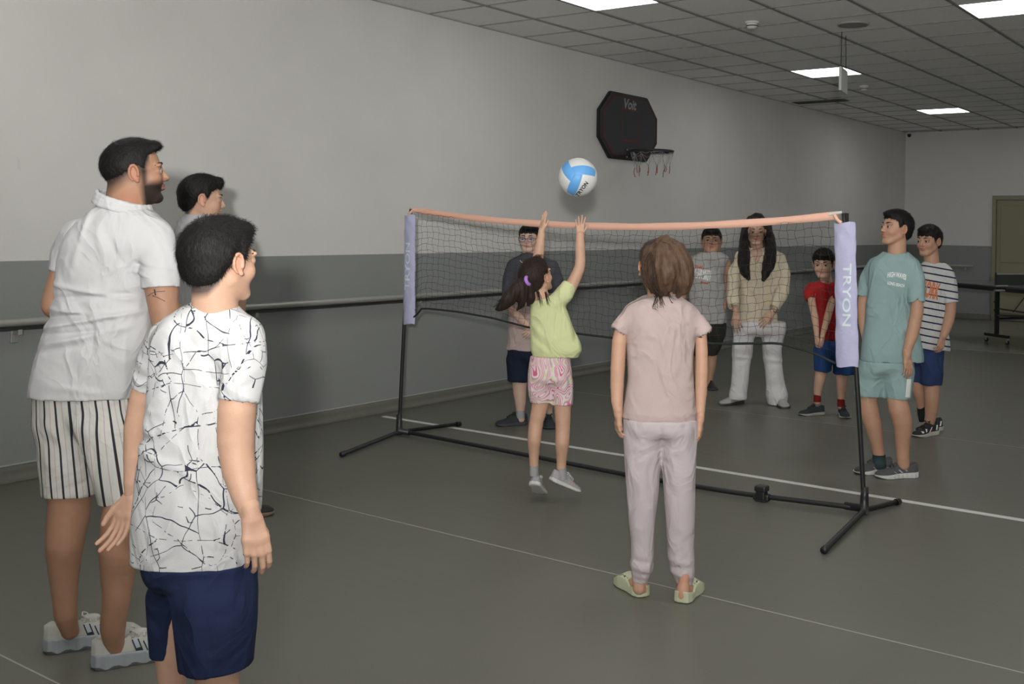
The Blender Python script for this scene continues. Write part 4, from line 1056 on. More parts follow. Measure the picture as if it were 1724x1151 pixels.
p.head(229, 291, .216, 66, pitch=6, dd=.03, neck=p.P(213, 372, -.01), neck_r=.066, hair=dict(line='man', t=.022, top=.03, front=.03, rough=.003, fn=6000, tl=.5), hmat=M_hairD, ear=1.0, beard=True, stub=.20, fine=.0025)
shirt = dict(mat=M_polo, q=.66, rows=[(336, 182, 226, 0, 1.0), (346, 168, 246, 0, .9), (362, 146, 266, 0, .75), (385, 121, 284, 0, .62), (410, 108, 284), (440, 101, 266), (470, 98, 254), (500, 96, 254), (530, 90, 257), (560, 77, 257), (600, 66, 246), (640, 56, 230), (667, 52, 223)],
    sleeves=[[(262, 402, -.02, 31), (268, 440, -.05, 31), (270, 484, -.07, 30)], [(132, 396, .10, 28), (110, 425, .13, 22), (101, 455, .14, 18)]],
    folds=p.folds([(100, 475, 235, 500, 10.71, 4.32), (96, 500, 250, 492, -10.71, 5.04), (98, 517, 215, 527, 12.495, 4.32), (92, 534, 190, 520, -12.495, 4.32), (90, 548, 250, 522, 12.495, 4.32), (88, 560, 200, 552, -10.71, 5.04), (100, 575, 240, 545, 8.925, 5.04), (78, 590, 180, 572, -7.14, 5.76),
                   (170, 350, 160, 400, 8.925, 5.04), (162, 400, 140, 470, 5.355, 7.2), (186, 375, 205, 450, 6.2475, 6.48), (205, 395, 232, 450, -6.2475, 5.76), (245, 440, 290, 455, -7.14, 3.6), (242, 455, 292, 468, 7.14, 3.6), (234, 550, 222, 660, 6.2475, 3.6), (100, 640, 200, 655, 3.57, 5.76)], noise=.0008, seed=2))
bottom = dict(mat=pinstripe(), hips=[(640, 62, 222), (675, 58, 221), (710, 60, 222), (745, 64, 222)], lq=.9,
    legs=[[(700, 60, 150), (740, 64, 156), (780, 68, 161), (830, 74, 164)], [(700, 122, 222, -.02), (740, 136, 224, -.04), (790, 154, 230, -.06), (846, 170, 240, -.07)]],
    folds=p.folds([(90, 690, 140, 760, 5, 8), (120, 680, 165, 790, -5, 7), (150, 700, 185, 800, 4, 8)], noise=.0016, seed=4, fx=10, fz=6))
ha = [dict(W=p.P(292, 548, .26), d=(.2, 1, .15), n=(1, 0, .3), L=.19, side=-1, curl=(.6, .7, .4)), dict(W=p.P(108, 505, .30), d=(.3, 1, .1), n=(-1, 0, .3), L=.19, side=1, curl=(.6, .7, .4))]
dress(p, shirt, bottom,
    arms=[[(262, 404, -.02, 27), (270, 470, -.06, 28), (276, 520, -.08, 24), (284, 566, -.06, 22), (290, 562, .06, 19), (292, 548, .26, 13)], [(130, 408, .10, 18), (104, 445, .14, 14), (92, 490, .14, 16), (86, 515, .12, 15), (95, 520, .18, 15), (108, 505, .30, 12)]],
    legs=[[(105, 690, 0, 38), (112, 780, 0, 38), (117, 835, 0, 34), (115, 870, 0, 33), (109, 915, -.01, 30), (108, 955, 0, 25), (109, 1000, 0, 20), (111, 1035, 0, 18), (118, 1062, .02, 14)],
          [(172, 690, 0, 36), (192, 790, -.05, 31), (204, 840, -.07, 29), (207, 875, -.08, 34), (201, 925, -.09, 32), (198, 965, -.08, 27), (196, 1010, -.08, 22), (190, 1055, -.07, 20), (194, 1092, -.05, 15)]], hands=ha)
# stripe coordinate follows each leg
me = p.bottom.data; co = np.zeros(len(me.vertices)*3); me.vertices.foreach_get('co', co); co = co.reshape(-1, 3)
lc, rc_ = p.P(112, 800), p.P(197, 800, 0); mid = p.P(160, 700)[0]
zt = p.P(150, 650)[2]; zb_ = p.P(150, 840)[2]; tt_ = np.clip((zt-co[:, 2])/(zt-zb_), 0, 1)
edge = p.P(150, 700)[0]+(p.P(168, 840)[0]-p.P(150, 700)[0])*tt_; L_ = co[:, 0] < edge
cxl = np.where(L_, p.P(104, 700)[0]*(1-tt_)+p.P(119, 800)[0]*tt_, p.P(176, 700)[0]*(1-tt_)+p.P(203, 800)[0]*tt_)
ang = np.arctan2(co[:, 0]-cxl, -co[:, 1]+.02); sv = ang*.098*(1.0-.12*tt_)+.5+np.where(L_, 0, .012)
a = me.color_attributes.new('Col', 'FLOAT_COLOR', 'POINT'); c4 = np.ones((len(co), 4), np.float32); c4[:, 0] = sv; a.data.foreach_set('color', c4.ravel())
bv = BVHTree.FromPolygons([q.co for q in me.vertices], [list(q.vertices) for q in me.polygons]); org = Vector((-p.x0, -p.D, CAMH)); pts = []
for t in np.linspace(.02, .86, 30):
    zz = zt+(zb_-zt)*t; xx = p.P(150, 700)[0]+(p.P(168, 840)[0]-p.P(150, 700)[0])*t; hit = bv.ray_cast(Vector((xx, -.6, zz)), Vector((0, 1, 0)))[0]
    if hit: pts.append(tuple(hit+Vector((0, .0005, 0))))
if len(pts) > 4: tube('centre_seam', [smooth_path(pts, 30)], .0032, mat('seam_cloth', (.50, .485, .455), rough=.9), p.bottom, n=8)
# collar
S = Sdf(.0035); cc = p.P(207, 345, .0); hR = .0
for dz, sc_ in ((0, 1.12), (.014, 1.06), (.027, 1.0)):
    ring = [(cc+np.array((.079*sc_*math.cos(a_), .070*sc_*math.sin(a_), dz+.008*math.sin(a_)-.024*math.cos(a_)-.006)), .0075) for a_ in np.linspace(0, 2*math.pi, 25)]; S.chain(ring, k=.012)
p.mesh('collar', S, M_polo, relax_it=2)
for sl, nm in ((((270, 470, -.067, 31.5), (270.5, 485, -.07, 31)), 0), (((102.5, 446, .14, 18.5), (101, 456, .14, 17.6)), 1)):
    S = Sdf(.0035); S.chain(p.c(sl), k=0, cap=True, carve=.02); p.mesh('sleeve_cuff', S, M_polo)
stp = [(.47, .13, .42, .26, .045), (.58, .12, .53, .235, .04), (.69, .11, .64, .20, .035)]
stpk = [(a_, b_, c_, d_, w_+.028, M_black) for a_, b_, c_, d_, w_ in stp]
M_strb = mat('shoe_stripe', (.38, .46, .52), rough=.5)
for (hu, hv, dist_) in ((66, 1072, 3.47), (146, 1110, 3.35)):
    hl = level(hu+6, hv, dist_); hl = np.array((hl[0]-p.x0, dist_-p.D+.01))
    p.shoe(hl, 62, .298, M_shoew, M_soleg, stripes=stpk+[(a_, b_, c_, d_, w_, M_strb) for a_, b_, c_, d_, w_ in stp], m_str=M_strb, laces=M_lace, chunky=.05, collar=.33, wid=.95, outsole=mat('outsole_rubber', (.10, .10, .10), rough=.7))

# ---- boy in the scratched-pattern white shirt -----------------------------
def crackle():
    m = cloth('scratch_print', (.60, .60, .60)); nt, b = nodes(m); g = nt.nodes.new('ShaderNodeTexCoord').outputs['Object']
    def layer(scale, w, thr, sc3, dash):
        mp = nt.nodes.new('ShaderNodeMapping'); mp.inputs['Scale'].default_value = sc3; mp.inputs['Rotation'].default_value = (.3, .5*scale, .2); lnk(nt, g, mp.inputs[0])
        nz = nt.nodes.new('ShaderNodeTexNoise'); nz.inputs['Scale'].default_value = 9; lnk(nt, mp.outputs[0], nz.inputs['Vector'])
        ad = nt.nodes.new('ShaderNodeMix'); ad.data_type = 'RGBA'; ad.inputs[0].default_value = .045; lnk(nt, mp.outputs[0], ad.inputs[6]); lnk(nt, nz.outputs[1], ad.inputs[7])
        vo = nt.nodes.new('ShaderNodeTexVoronoi'); vo.feature = 'DISTANCE_TO_EDGE'; vo.inputs['Scale'].default_value = scale; lnk(nt, ad.outputs[2], vo.inputs['Vector'])
        n2 = nt.nodes.new('ShaderNodeTexNoise'); n2.inputs['Scale'].default_value = dash; n2.inputs['Detail'].default_value = 2; lnk(nt, mp.outputs[0], n2.inputs['Vector'])
        n3 = nt.nodes.new('ShaderNodeTexNoise'); n3.inputs['Scale'].default_value = 30; lnk(nt, g, n3.inputs['Vector'])
        wv = mathn(nt, 'MULTIPLY', n3.outputs[0], w*2)
        return mathn(nt, 'MULTIPLY', mathn(nt, 'LESS_THAN', vo.outputs['Distance'], wv), mathn(nt, 'GREATER_THAN', n2.outputs[0], thr))
    a = layer(8, .0065, .47, (1, 1, 1), 11); c = layer(12, .0075, .50, (1, 1, .55), 16); d = layer(6, .006, .47, (.7, .7, 1.4), 90); e = layer(30, .025, .62, (1, 1, 1), 9); a = mathn(nt, 'MAXIMUM', a, layer(9, .005, .48, (1.3, 1, .8), 70))
    t = mathn(nt, 'MAXIMUM', mathn(nt, 'MAXIMUM', a, c), mathn(nt, 'MAXIMUM', d, e))
    mx = nt.nodes.new('ShaderNodeMix'); mx.data_type = 'RGBA'; mx.inputs[6].default_value = (.60, .60, .60, 1); mx.inputs[7].default_value = (.035, .04, .06, 1)
    lnk(nt, t, mx.inputs[0]); lnk(nt, mx.outputs[2], b.inputs['Base Color']); return m
M_navy = cloth('navy_shorts', (.016, .025, .068)); M_navy2 = cloth('dark_navy_shorts', (.014, .02, .042))
p = Person('boy in a white scratch-print t-shirt and navy shorts, nearest the camera', 340, 1398, 'light', h=.0042, dist=2.5)
boy = p
p.head(373, 440, .196, 36, pitch=2, neck=p.P(362, 535, 0), neck_r=.050, hair=dict(line='boy', t=.062, top=.035, front=.04, rough=.003, dz=-.02, fn=9000, fl=.06), hmat=M_hairD, ear=1.0, fine=.0024, wide=1.04, stub=.10)
shirt = dict(mat=crackle(), q=.62, k=.035, rows=[(513, 326, 392, 0, .95), (520, 300, 402, 0, .8), (532, 280, 418, 0, .66), (550, 264, 432), (580, 256, 438), (620, 253, 440), (700, 250, 441), (740, 243, 441), (800, 230, 440), (860, 225, 438), (915, 224, 430), (944, 225, 424)],
    sleeves=[[(412, 566, -.02, 30), (412, 610, -.05, 36), (402, 676, -.07, 34)], [(278, 566, .05, 26), (256, 610, .09, 24), (243, 652, .11, 20)]],
    neck=(360, 518, 0, 35, 33, .010, .006, -.008),
    folds=p.folds([(225, 745, 330, 775, 6, 9), (330, 775, 360, 800, 5, 8), (235, 735, 300, 730, -5, 8), (300, 560, 290, 650, 3.5, 9), (335, 580, 328, 690, -3.5, 10), (350, 560, 362, 660, 3.5, 10), (245, 700, 300, 745, 4, 8), (380, 690, 372, 930, -4, 10), (395, 860, 385, 945, 6, 8), (260, 850, 300, 930, 3, 12), (330, 830, 335, 940, 3, 14), (370, 600, 376, 670, -5, 5), (300, 640, 320, 720, -4, 9)], noise=.0014, seed=9, fx=12, fz=8))
bottom = dict(mat=M_navy, q=.7, hips=[(880, 240, 430), (930, 240, 430), (970, 244, 430), (1000, 248, 430)],
    legs=[[(975, 244, 325, .05), (1040, 249, 312, .06), (1103, 254, 303, .06)], [(975, 290, 430, -.02), (1040, 298, 430, -.03), (1118, 305, 424, -.03)]],
    folds=p.folds([(290, 960, 300, 1080, -6, 9), (350, 950, 365, 1100, 5, 14), (390, 960, 380, 1080, -5, 12), (310, 1000, 320, 1110, 4, 8)], noise=.0015, seed=5, fx=9, fz=5))
dress(p, shirt, bottom,
    arms=[[(410, 570, -.02, 24), (404, 640, -.06, 29), (399, 690, -.07, 31), (397, 740, -.07, 30), (402, 790, -.08, 27), (412, 835, -.10, 21), (422, 870, -.113, 15.5)],
          [(280, 570, .05, 20), (252, 630, .10, 18), (238, 670, .12, 19), (229, 720, .13, 19), (226, 770, .13, 17), (222, 812, .12, 13), (221, 834, .12, 11)]],
    legs=[[(290, 990, .05, 28), (286, 1100, .06, 24), (290, 1160, .06, 22), (292, 1230, .06, 25), (292, 1330, .06, 17), (296, 1375, .06, 15)],
          [(360, 990, -.02, 45), (365, 1110, -.03, 38), (366, 1180, -.03, 34), (364, 1240, -.03, 35), (360, 1330, -.03, 22), (362, 1385, -.03, 20)]],
    hands=[dict(W=p.P(424, 873, -.115), d=(.2, -.05, -1), n=(.5, -.85, .1), L=.156, side=-1, rw=.0215, curl=(.38, .50, .35), spread=.03, thumb=1.0, fine=.002),
           dict(W=p.P(221, 836, .12), d=(-.26, -.12, -.9), n=(.35, .9, -.2), L=.150, side=-1, rw=.0165, curl=(.22, .35, .2), spread=.12, thumb=.2, fine=.002)])
for (x, y, wd) in ((292, 1375, .06), (361, 1390, -.03)):
    q_ = p.P(x, y, wd); p.shoe((q_[0]-.04, q_[1]-.06), 40, .235, M_dark, M_soleg)
# ---- tall boy in grey behind the man -------------------------------------
p = Person('dark-haired boy in grey, mostly hidden behind the nearest boy', 385, 876, 'light', h=.006, dist=5.1)
p.head(342, 336, .226, 68, pitch=-2, neck=p.P(333, 384, 0), neck_r=.056, hair=dict(line='boy', t=.055, top=.045, front=.06, rough=.005, seed=3), hmat=M_hairD, fine=.003, stub=.08)
shirt = dict(mat=cloth('grey_tee', (.42, .42, .43)), q=.62, rows=[(358, 318, 352, 0, .9), (366, 304, 378, 0, .8), (380, 296, 396), (400, 291, 408), (450, 290, 412), (520, 292, 410), (600, 292, 412), (690, 290, 414)],
    sleeves=[[(400, 396, -.03, 16), (404, 430, -.05, 17), (404, 470, -.06, 16)], [(306, 396, .06, 15), (302, 430, .08, 16), (302, 468, .08, 14)]], folds=p.folds([], noise=.002, seed=3))
bottom = dict(mat=M_navy2, q=.7, hips=[(660, 296, 412), (700, 296, 414), (730, 296, 415)], legs=[[(715, 296, 352, .03), (770, 298, 350, .03)], [(715, 356, 415, -.03), (770, 360, 414, -.03)]], folds=p.folds([], noise=.002))
dress(p, shirt, bottom, arms=[[(400, 400, -.03, 13), (404, 460, -.06, 13), (402, 520, -.06, 11), (398, 560, .02, 10), (392, 600, .08, 8)], [(306, 400, .06, 12), (302, 460, .08, 12), (300, 520, .08, 11), (304, 570, .12, 9), (306, 600, .12, 8)]],
    legs=[[(325, 700, .03, 20), (325, 775, .03, 17), (326, 800, .03, 15), (328, 840, .03, 9), (330, 864, .03, 9)], [(386, 700, -.03, 20), (390, 775, -.03, 17), (396, 800, -.03, 15), (400, 840, -.03, 9), (400, 862, -.03, 9)]],
    hands=[dict(W=p.P(392, 600, .08), d=(-.1, .2, -1), n=(1, 0, 0), L=.17, side=-1), dict(W=p.P(306, 600, .12), d=(0, .2, -1), n=(-1, 0, 0), L=.17)])
for (x, y, wd) in ((326, 868, .03), (394, 876, -.03)):
    q_ = p.P(x, y, wd); p.shoe((q_[0]-.07, q_[1]-.02), 65, .26, M_dark, mat('brown_sole', (.30, .22, .16)), stripes=[(.5, .12, .46, .24, .05)], m_str=M_lace)
# ---- jumping girl ---------------------------------------------------------
def swirl():
    m = cloth('swirl_print', (.7, .5, .5), rough=.7); nt, b = nodes(m); g = nt.nodes.new('ShaderNodeTexCoord').outputs['Object']
    mp = nt.nodes.new('ShaderNodeMapping'); mp.inputs['Scale'].default_value = (1, 1, .8); lnk(nt, g, mp.inputs[0])
    n = nt.nodes.new('ShaderNodeTexNoise'); n.inputs['Scale'].default_value = 7; n.inputs['Detail'].default_value = .6; n.inputs['Distortion'].default_value = 1.6; lnk(nt, mp.outputs[0], n.inputs['Vector'])
    f = mathn(nt, 'FRACT', mathn(nt, 'MULTIPLY', n.outputs[0], 7.5)); r = nt.nodes.new('ShaderNodeValToRGB'); r.color_ramp.interpolation = 'CONSTANT'; lnk(nt, f, r.inputs[0])
    cs = [(0, (.72, .66, .64)), (.20, (.66, .13, .25)), (.34, (.72, .62, .62)), (.50, (.70, .36, .46)), (.62, (.72, .66, .62)), (.74, (.62, .66, .32)), (.84, (.52, .38, .56)), (.92, (.68, .18, .31))]
    for i, (q, c) in enumerate(cs):
        e = r.color_ramp.elements[i] if i < 2 else r.color_ramp.elements.new(q); e.position = q; e.color = (*c, 1)
    lnk(nt, r.outputs[0], b.inputs['Base Color']); return m
p = Person('small girl in a lime top and swirly pink shorts jumping with both arms raised', 922, 846, 'light', h=.0042, dist=5.42)
girl = p
p.head(904, 466, .192, 42, pitch=24, dd=.0, neck=p.P(914, 512, 0), neck_r=.042, hair=dict(line='girl', t=.05, top=.02, rough=.004, seed=5), hmat=M_hairB, fine=.0028)
def hair_mass(p, name, chains, m, h=.004, k=.02, rough=.004, seed=0, parent=None, fr=60):
    S = Sdf(h)
    for c in chains: S.chain(p.c(c), k=k)
    rng = np.random.default_rng(seed); ph = rng.random(6)*6.28
    def disp(X, Y, Z): return rough*(np.sin(X*fr*3+4*np.sin(Z*12+ph[0])+Y*40)*np.sin(Y*fr*2.6+ph[1]+Z*20)+.6*np.sin(X*fr*1.3-Z*fr*.8+ph[2]))
    return p.mesh(name, S, m, disp, relax_it=1, parent=parent)
tail = hair_mass(p, 'ponytail', [[(890, 472, -.07, 6), (880, 478, -.09, 11), (868, 490, -.10, 13), (855, 505, -.10, 12), (845, 515, -.10, 8), (836, 520, -.10, 3)], [(886, 478, -.08, 8), (880, 498, -.09, 9), (878, 512, -.09, 5), (872, 522, -.09, 2)], [(892, 480, -.07, 8), (893, 500, -.07, 8), (890, 514, -.07, 3)]], M_hairB, rough=.003)
g1 = [[p.P(890, 472, -.08), p.P(870, 482+j*3, -.10), p.P(852, 500+j*3, -.11), p.P(835-3*j, 519+j, -.11)] for j in range(-1, 3)]+[[p.P(888, 474, -.08), p.P(882, 500, -.10), p.P(876, 524, -.10)]]
p.strands('loose_strands', g1, 150, .010, .0011, M_hairB, parent=tail)
p.strands('loose_strands', [[p.P(905, 490, -.09), p.P(908, 503, -.10), p.P(912, 516, -.09)], [p.P(918, 492, -.08), p.P(921, 503, -.09), p.P(924, 514, -.08)], [p.P(895, 440, -.05), p.P(903, 431, .0), p.P(915, 433, .03)]], 70, .008, .0009, M_hairB, parent=p.hair_o)
M_scr = mat('scrunchie', (.42, .20, .62), rough=.8)
cc = p.P(888.5, 472.5, -.098); ax = np.array((.8, -.3, .35)); ax /= np.linalg.norm(ax); e1 = np.cross(ax, (0, 0, 1)); e1 /= np.linalg.norm(e1); e2 = np.cross(ax, e1)
tube('hair_tie', [[cc+.019*(math.cos(a_)*e1+math.sin(a_)*e2) for a_ in np.linspace(0, 2*math.pi, 25)[:-1]]], .0095, M_scr, p.root, n=10, closed=True)
shirt = dict(mat=cloth('lime_tee', (.62, .66, .36)), q=.62, rows=[(500, 900, 930, 0, .9), (507, 896, 940, 0, .8), (516, 893, 951), (530, 892, 958), (548, 892, 964), (565, 892.5, 971), (580, 893, 978), (594, 894, 979), (600, 899, 972)],
    sleeves=[[(938, 508, -.01, 15), (950, 494, -.01, 15), (958.5, 480, -.0, 13)], [(903, 506, .05, 11), (902, 492, .06, 10), (902.5, 481, .06, 9)]], neck=(914, 505, 0, 15, 13, .006, .004),
    folds=p.folds([(895, 545, 925, 572, 5, 4), (925, 572, 960, 560, 4, 4), (893, 558, 925, 586, -4, 4), (935, 520, 945, 560, -3, 4), (950, 515, 965, 575, 4, 4), (970, 540, 978, 590, 3, 4), (900, 575, 930, 597, 3, 4), (932, 500, 938, 520, 3, 2)], noise=.0009, seed=12))
bottom = dict(mat=swirl(), q=.72, hips=[(586, 894, 960), (600, 893, 960), (620, 889.5, 962.5), (642, 888, 964.5), (652, 888.5, 965)], lq=.95, legs=[[(640, 888.5, 929), (660, 889, 928), (677, 893, 927)], [(640, 924, 965), (660, 928, 965), (681, 930, 964.5)]], carve=.015)
dress(p, shirt, bottom,
    arms=[[(940, 510, -.01, 10), (960, 484, 0, 10.5), (974, 455, .0, 9.2), (977, 440, .0, 8.6), (976.5, 415, .0, 8.2), (976.5, 395, .0, 7)], [(903, 508, .05, 9), (902, 470, .07, 9), (904, 445, .07, 9.3), (908, 420, .06, 8.6), (911, 398, .05, 6.4), (912, 388, .05, 5.6)]],
    legs=[[(910, 650, 0, 14), (910, 676, 0, 14.5), (905, 700, 0, 12.4), (902, 715, 0, 11.8), (899.5, 740, -.01, 11.2), (899, 762, 0, 8.8), (899, 780, 0, 7.6), (899, 792, 0, 7.6)], [(947, 650, 0, 15), (947, 680, 0, 14.5), (947.5, 705, 0, 13), (947.5, 722, 0, 12.2), (946.5, 745, -.01, 11.8), (945.5, 770, 0, 9), (945, 786, 0, 8), (946, 800, 0, 8)]],
    hands=[dict(W=p.P(976.5, 397, 0), d=(.0, .05, 1), n=(.1, -1, 0), L=.108, side=1, rw=.0195, curl=(-.1, .05, .05), spread=.22, thumb=-.6, fine=.0019), dict(W=p.P(912, 388, .05), d=(.16, .1, 1), n=(-.8, -.5, 0), L=.106, side=1, rw=.016, curl=(-.05, .1, .1), spread=.12, thumb=.3, fine=.0019)], body_h=.0042)
M_gsh = mat('grey_pink_shoe', (.36, .35, .36), rough=.75, noise=(50, .08)); M_wsole = mat('white_sole', (.60, .60, .58), rough=.6); M_pk = mat('pink_stripe', (.55, .33, .35), rough=.6)
M_sock = mat('white_sock', (.68, .68, .68), rough=.9, bump=(400, .0002))
a_, b_ = p.P(899, 783, 0), p.P(899, 800, .0); a2, b2 = p.P(945, 788, 0), p.P(947, 806, 0)
q_ = p.P(898.5, 812, -.035); p.shoe((q_[0], q_[1]), 14, .185, M_gsh, M_wsole, pitch=30, z=q_[2]-.012, stripes=[(.5, .12, .46, .24, .035), (.6, .12, .56, .22, .035), (.7, .11, .66, .19, .035)], m_str=M_pk, laces=M_lace, sock=([a_, b_], [.0245, .025]), m_sock=M_sock)
q_ = p.P(926, 806, -.03); p.shoe((q_[0], q_[1]), 62, .188, M_gsh, M_wsole, pitch=25, z=q_[2]-.008, stripes=[(.5, .12, .46, .24, .035), (.6, .12, .56, .22, .035), (.7, .11, .66, .19, .035)], m_str=M_pk, laces=M_lace, sock=([a2, b2], [.0255, .026]), m_sock=M_sock)
# ---- girl in pink, back to the camera --------------------------------------
p = Person('girl in a pale pink t-shirt and joggers standing with her back to the camera', 1112, 1003, 'mid', h=.0048, dist=4.07)
p.head(1108, 450, .200, -14, pitch=0, neck=p.P(1112, 512, 0), neck_r=.046, hair=dict(line='girl', t=.05, top=.02, rough=.004, seed=8), hmat=mat('mid_brown_hair', (.045, .027, .018), rough=.6, spec=.3, noise=(60, .5), bump=(180, .002, 4, (1, 1, .25))), fine=.0028)
bun = hair_mass(p, 'gathered_hair', [[(1118, 412, -.06, 16), (1133, 424, -.08, 20), (1144, 445, -.09, 22), (1148, 468, -.09, 19), (1150, 484, -.08, 13), (1143, 496, -.07, 5)], [(1120, 430, -.09, 22), (1124, 455, -.11, 22), (1122, 478, -.10, 15), (1118, 492, -.08, 8)], [(1100, 428, -.07, 18), (1098, 455, -.08, 18), (1104, 480, -.07, 12), (1112, 496, -.06, 6)]], M_hairL, h=.0036, rough=.0035, fr=55)
gd = [[p.P(1112, 408, -.09), p.P(1138+4*j, 420+3*j, -.11), p.P(1150+4*j, 455, -.12), p.P(1148+5*j, 490-4*j, -.11)] for j in range(-2, 3)]+[[p.P(1104, 412, -.09), p.P(1095+6*j, 440, -.12), p.P(1100+6*j, 475, -.12), p.P(1112+3*j, 500, -.10)] for j in range(-2, 4)]
p.strands('loose_strands', gd, 420, .009, .0010, M_hairL, seed=4, wave=.006, parent=bun)
gw = [[p.P(1106, 486, -.10), p.P(1107+4*j, 505, -.115), p.P(1104+7*j, 517, -.115), p.P(1112+5*j, 520-2*abs(j), -.115)] for j in (-1, 0, 1, 2)]+[[p.P(1124, 488, -.09), p.P(1129, 503, -.11), p.P(1137, 512, -.11)]]
p.strands('dark_strands', gd[5:]+gd[:2], 160, .010, .0010, M_hairB, seed=14, wave=.006, parent=bun)
p.strands('wispy_strands', gw, 26, .004, .0010, M_hairB, seed=6, wave=.003, parent=bun)
M_pink = cloth('pink_tee', (.47, .375, .355)); M_jog = cloth('lilac_joggers', (.52, .455, .47))
shirt = dict(mat=M_pink, q=.6, k=.025, rows=[(497, 1090, 1140, 0, .95), (502, 1076, 1152, 0, .85), (509, 1058, 1166, 0, .7), (518, 1051, 1174), (535, 1050, 1176), (560, 1053, 1172), (600, 1056, 1167), (640, 1057, 1168), (680, 1050, 1171), (700, 1046, 1173), (704, 1046, 1173)],
    sleeves=[[(1066, 524, 0, 11), (1052, 540, -.005, 14), (1041, 556, -.01, 15.5)], [(1160, 527, 0, 11), (1175, 543, -.005, 14), (1186, 560, -.01, 15.5)]], neck=(1114, 501, 0, 25, 20, .012, .005),
    folds=p.folds([(1075, 545, 1120, 580, 2.5, 6), (1110, 560, 1150, 585, 2, 6), (1060, 690, 1120, 697, 4, 5), (1120, 697, 1170, 690, 4, 5), (1062, 560, 1070, 620, -2.5, 6), (1160, 570, 1150, 620, -2.5, 6), (1055, 650, 1070, 700, 3, 5), (1100, 600, 1140, 670, 2, 9)], noise=.0009, seed=14, fx=10, fz=7))
bottom = dict(name='joggers', mat=M_jog, q=.72, hips=[(690, 1050, 1172), (705, 1049, 1174), (725, 1049, 1175), (742, 1049, 1175)],
    legs=[[(725, 1049, 1115), (780, 1051, 1111), (830, 1055, 1107), (870, 1058, 1103), (910, 1062, 1101), (935, 1062, 1101), (950, 1060, 1101), (962, 1062, 1098), (967, 1066, 1092), (978, 1064, 1089)], [(725, 1109, 1175), (780, 1116, 1173), (830, 1119, 1170), (870, 1121, 1169), (910, 1122, 1169), (940, 1123, 1170), (956, 1126, 1171), (968, 1130, 1170), (973, 1136, 1167), (982, 1138, 1166)]], carve=.012,
    folds=p.folds([(1062, 948, 1095, 958, 6, 4), (1065, 938, 1100, 944, -5, 4), (1066, 962, 1092, 970, 4, 3), (1128, 960, 1165, 968, 6, 4), (1125, 948, 1168, 952, -5, 4), (1125, 935, 1160, 945, 3, 5), (1070, 720, 1100, 790, 4, 6), (1130, 730, 1120, 790, 4, 6), (1112, 708, 1112, 740, -7, 3), (1065, 880, 1090, 890, 3, 6), (1135, 880, 1165, 900, 3, 6), (1055, 740, 1075, 800, -3, 6), (1085, 800, 1090, 900, 2.5, 8), (1148, 790, 1150, 900, 2.5, 8)], noise=.0013, seed=15, fx=11, fz=8))
dress(p, shirt, bottom,
    arms=[[(1062, 530, 0, 10), (1048, 552, 0, 11), (1043, 575, 0, 12.5), (1040, 620, 0, 12.2), (1039, 650, 0, 11.5), (1039, 675, -.01, 10), (1041, 697, -.02, 7.8)], [(1165, 532, 0, 10), (1178, 555, 0, 10.5), (1181, 590, 0, 10.5), (1181, 625, 0, 10.8), (1180, 660, -.0, 10.2), (1179, 690, -.01, 8), (1179, 706, -.02, 6.8)]],
    legs=[[(1082, 745, 0, 17), (1082, 800, 0, 17), (1080, 880, 0, 16), (1079, 940, 0, 12), (1076, 970, 0, 11.5), (1076, 990, -.005, 11)], [(1144, 745, 0, 17), (1144, 800, 0, 17), (1146, 880, 0, 16), (1149, 945, 0, 12.5), (1151, 975, -.01, 12), (1151, 998, -.02, 11.5)]],
    hands=[dict(W=p.P(1041, 698, -.02), d=(.02, .12, -1), n=(-.95, -.3, 0), L=.125, side=1, rw=.0175, curl=(.5, .7, .5), spread=.03, thumb=.8), dict(W=p.P(1179, 707, -.02), d=(-.02, .12, -1), n=(.95, -.3, 0), L=.125, side=-1, rw=.0155, curl=(.5, .7, .5), spread=.03, thumb=.8)])
M_slide = mat('green_slide', (.50, .53, .36), rough=.6, bump=(300, .0006)); M_slsole = mat('slide_sole', (.06, .06, .055))
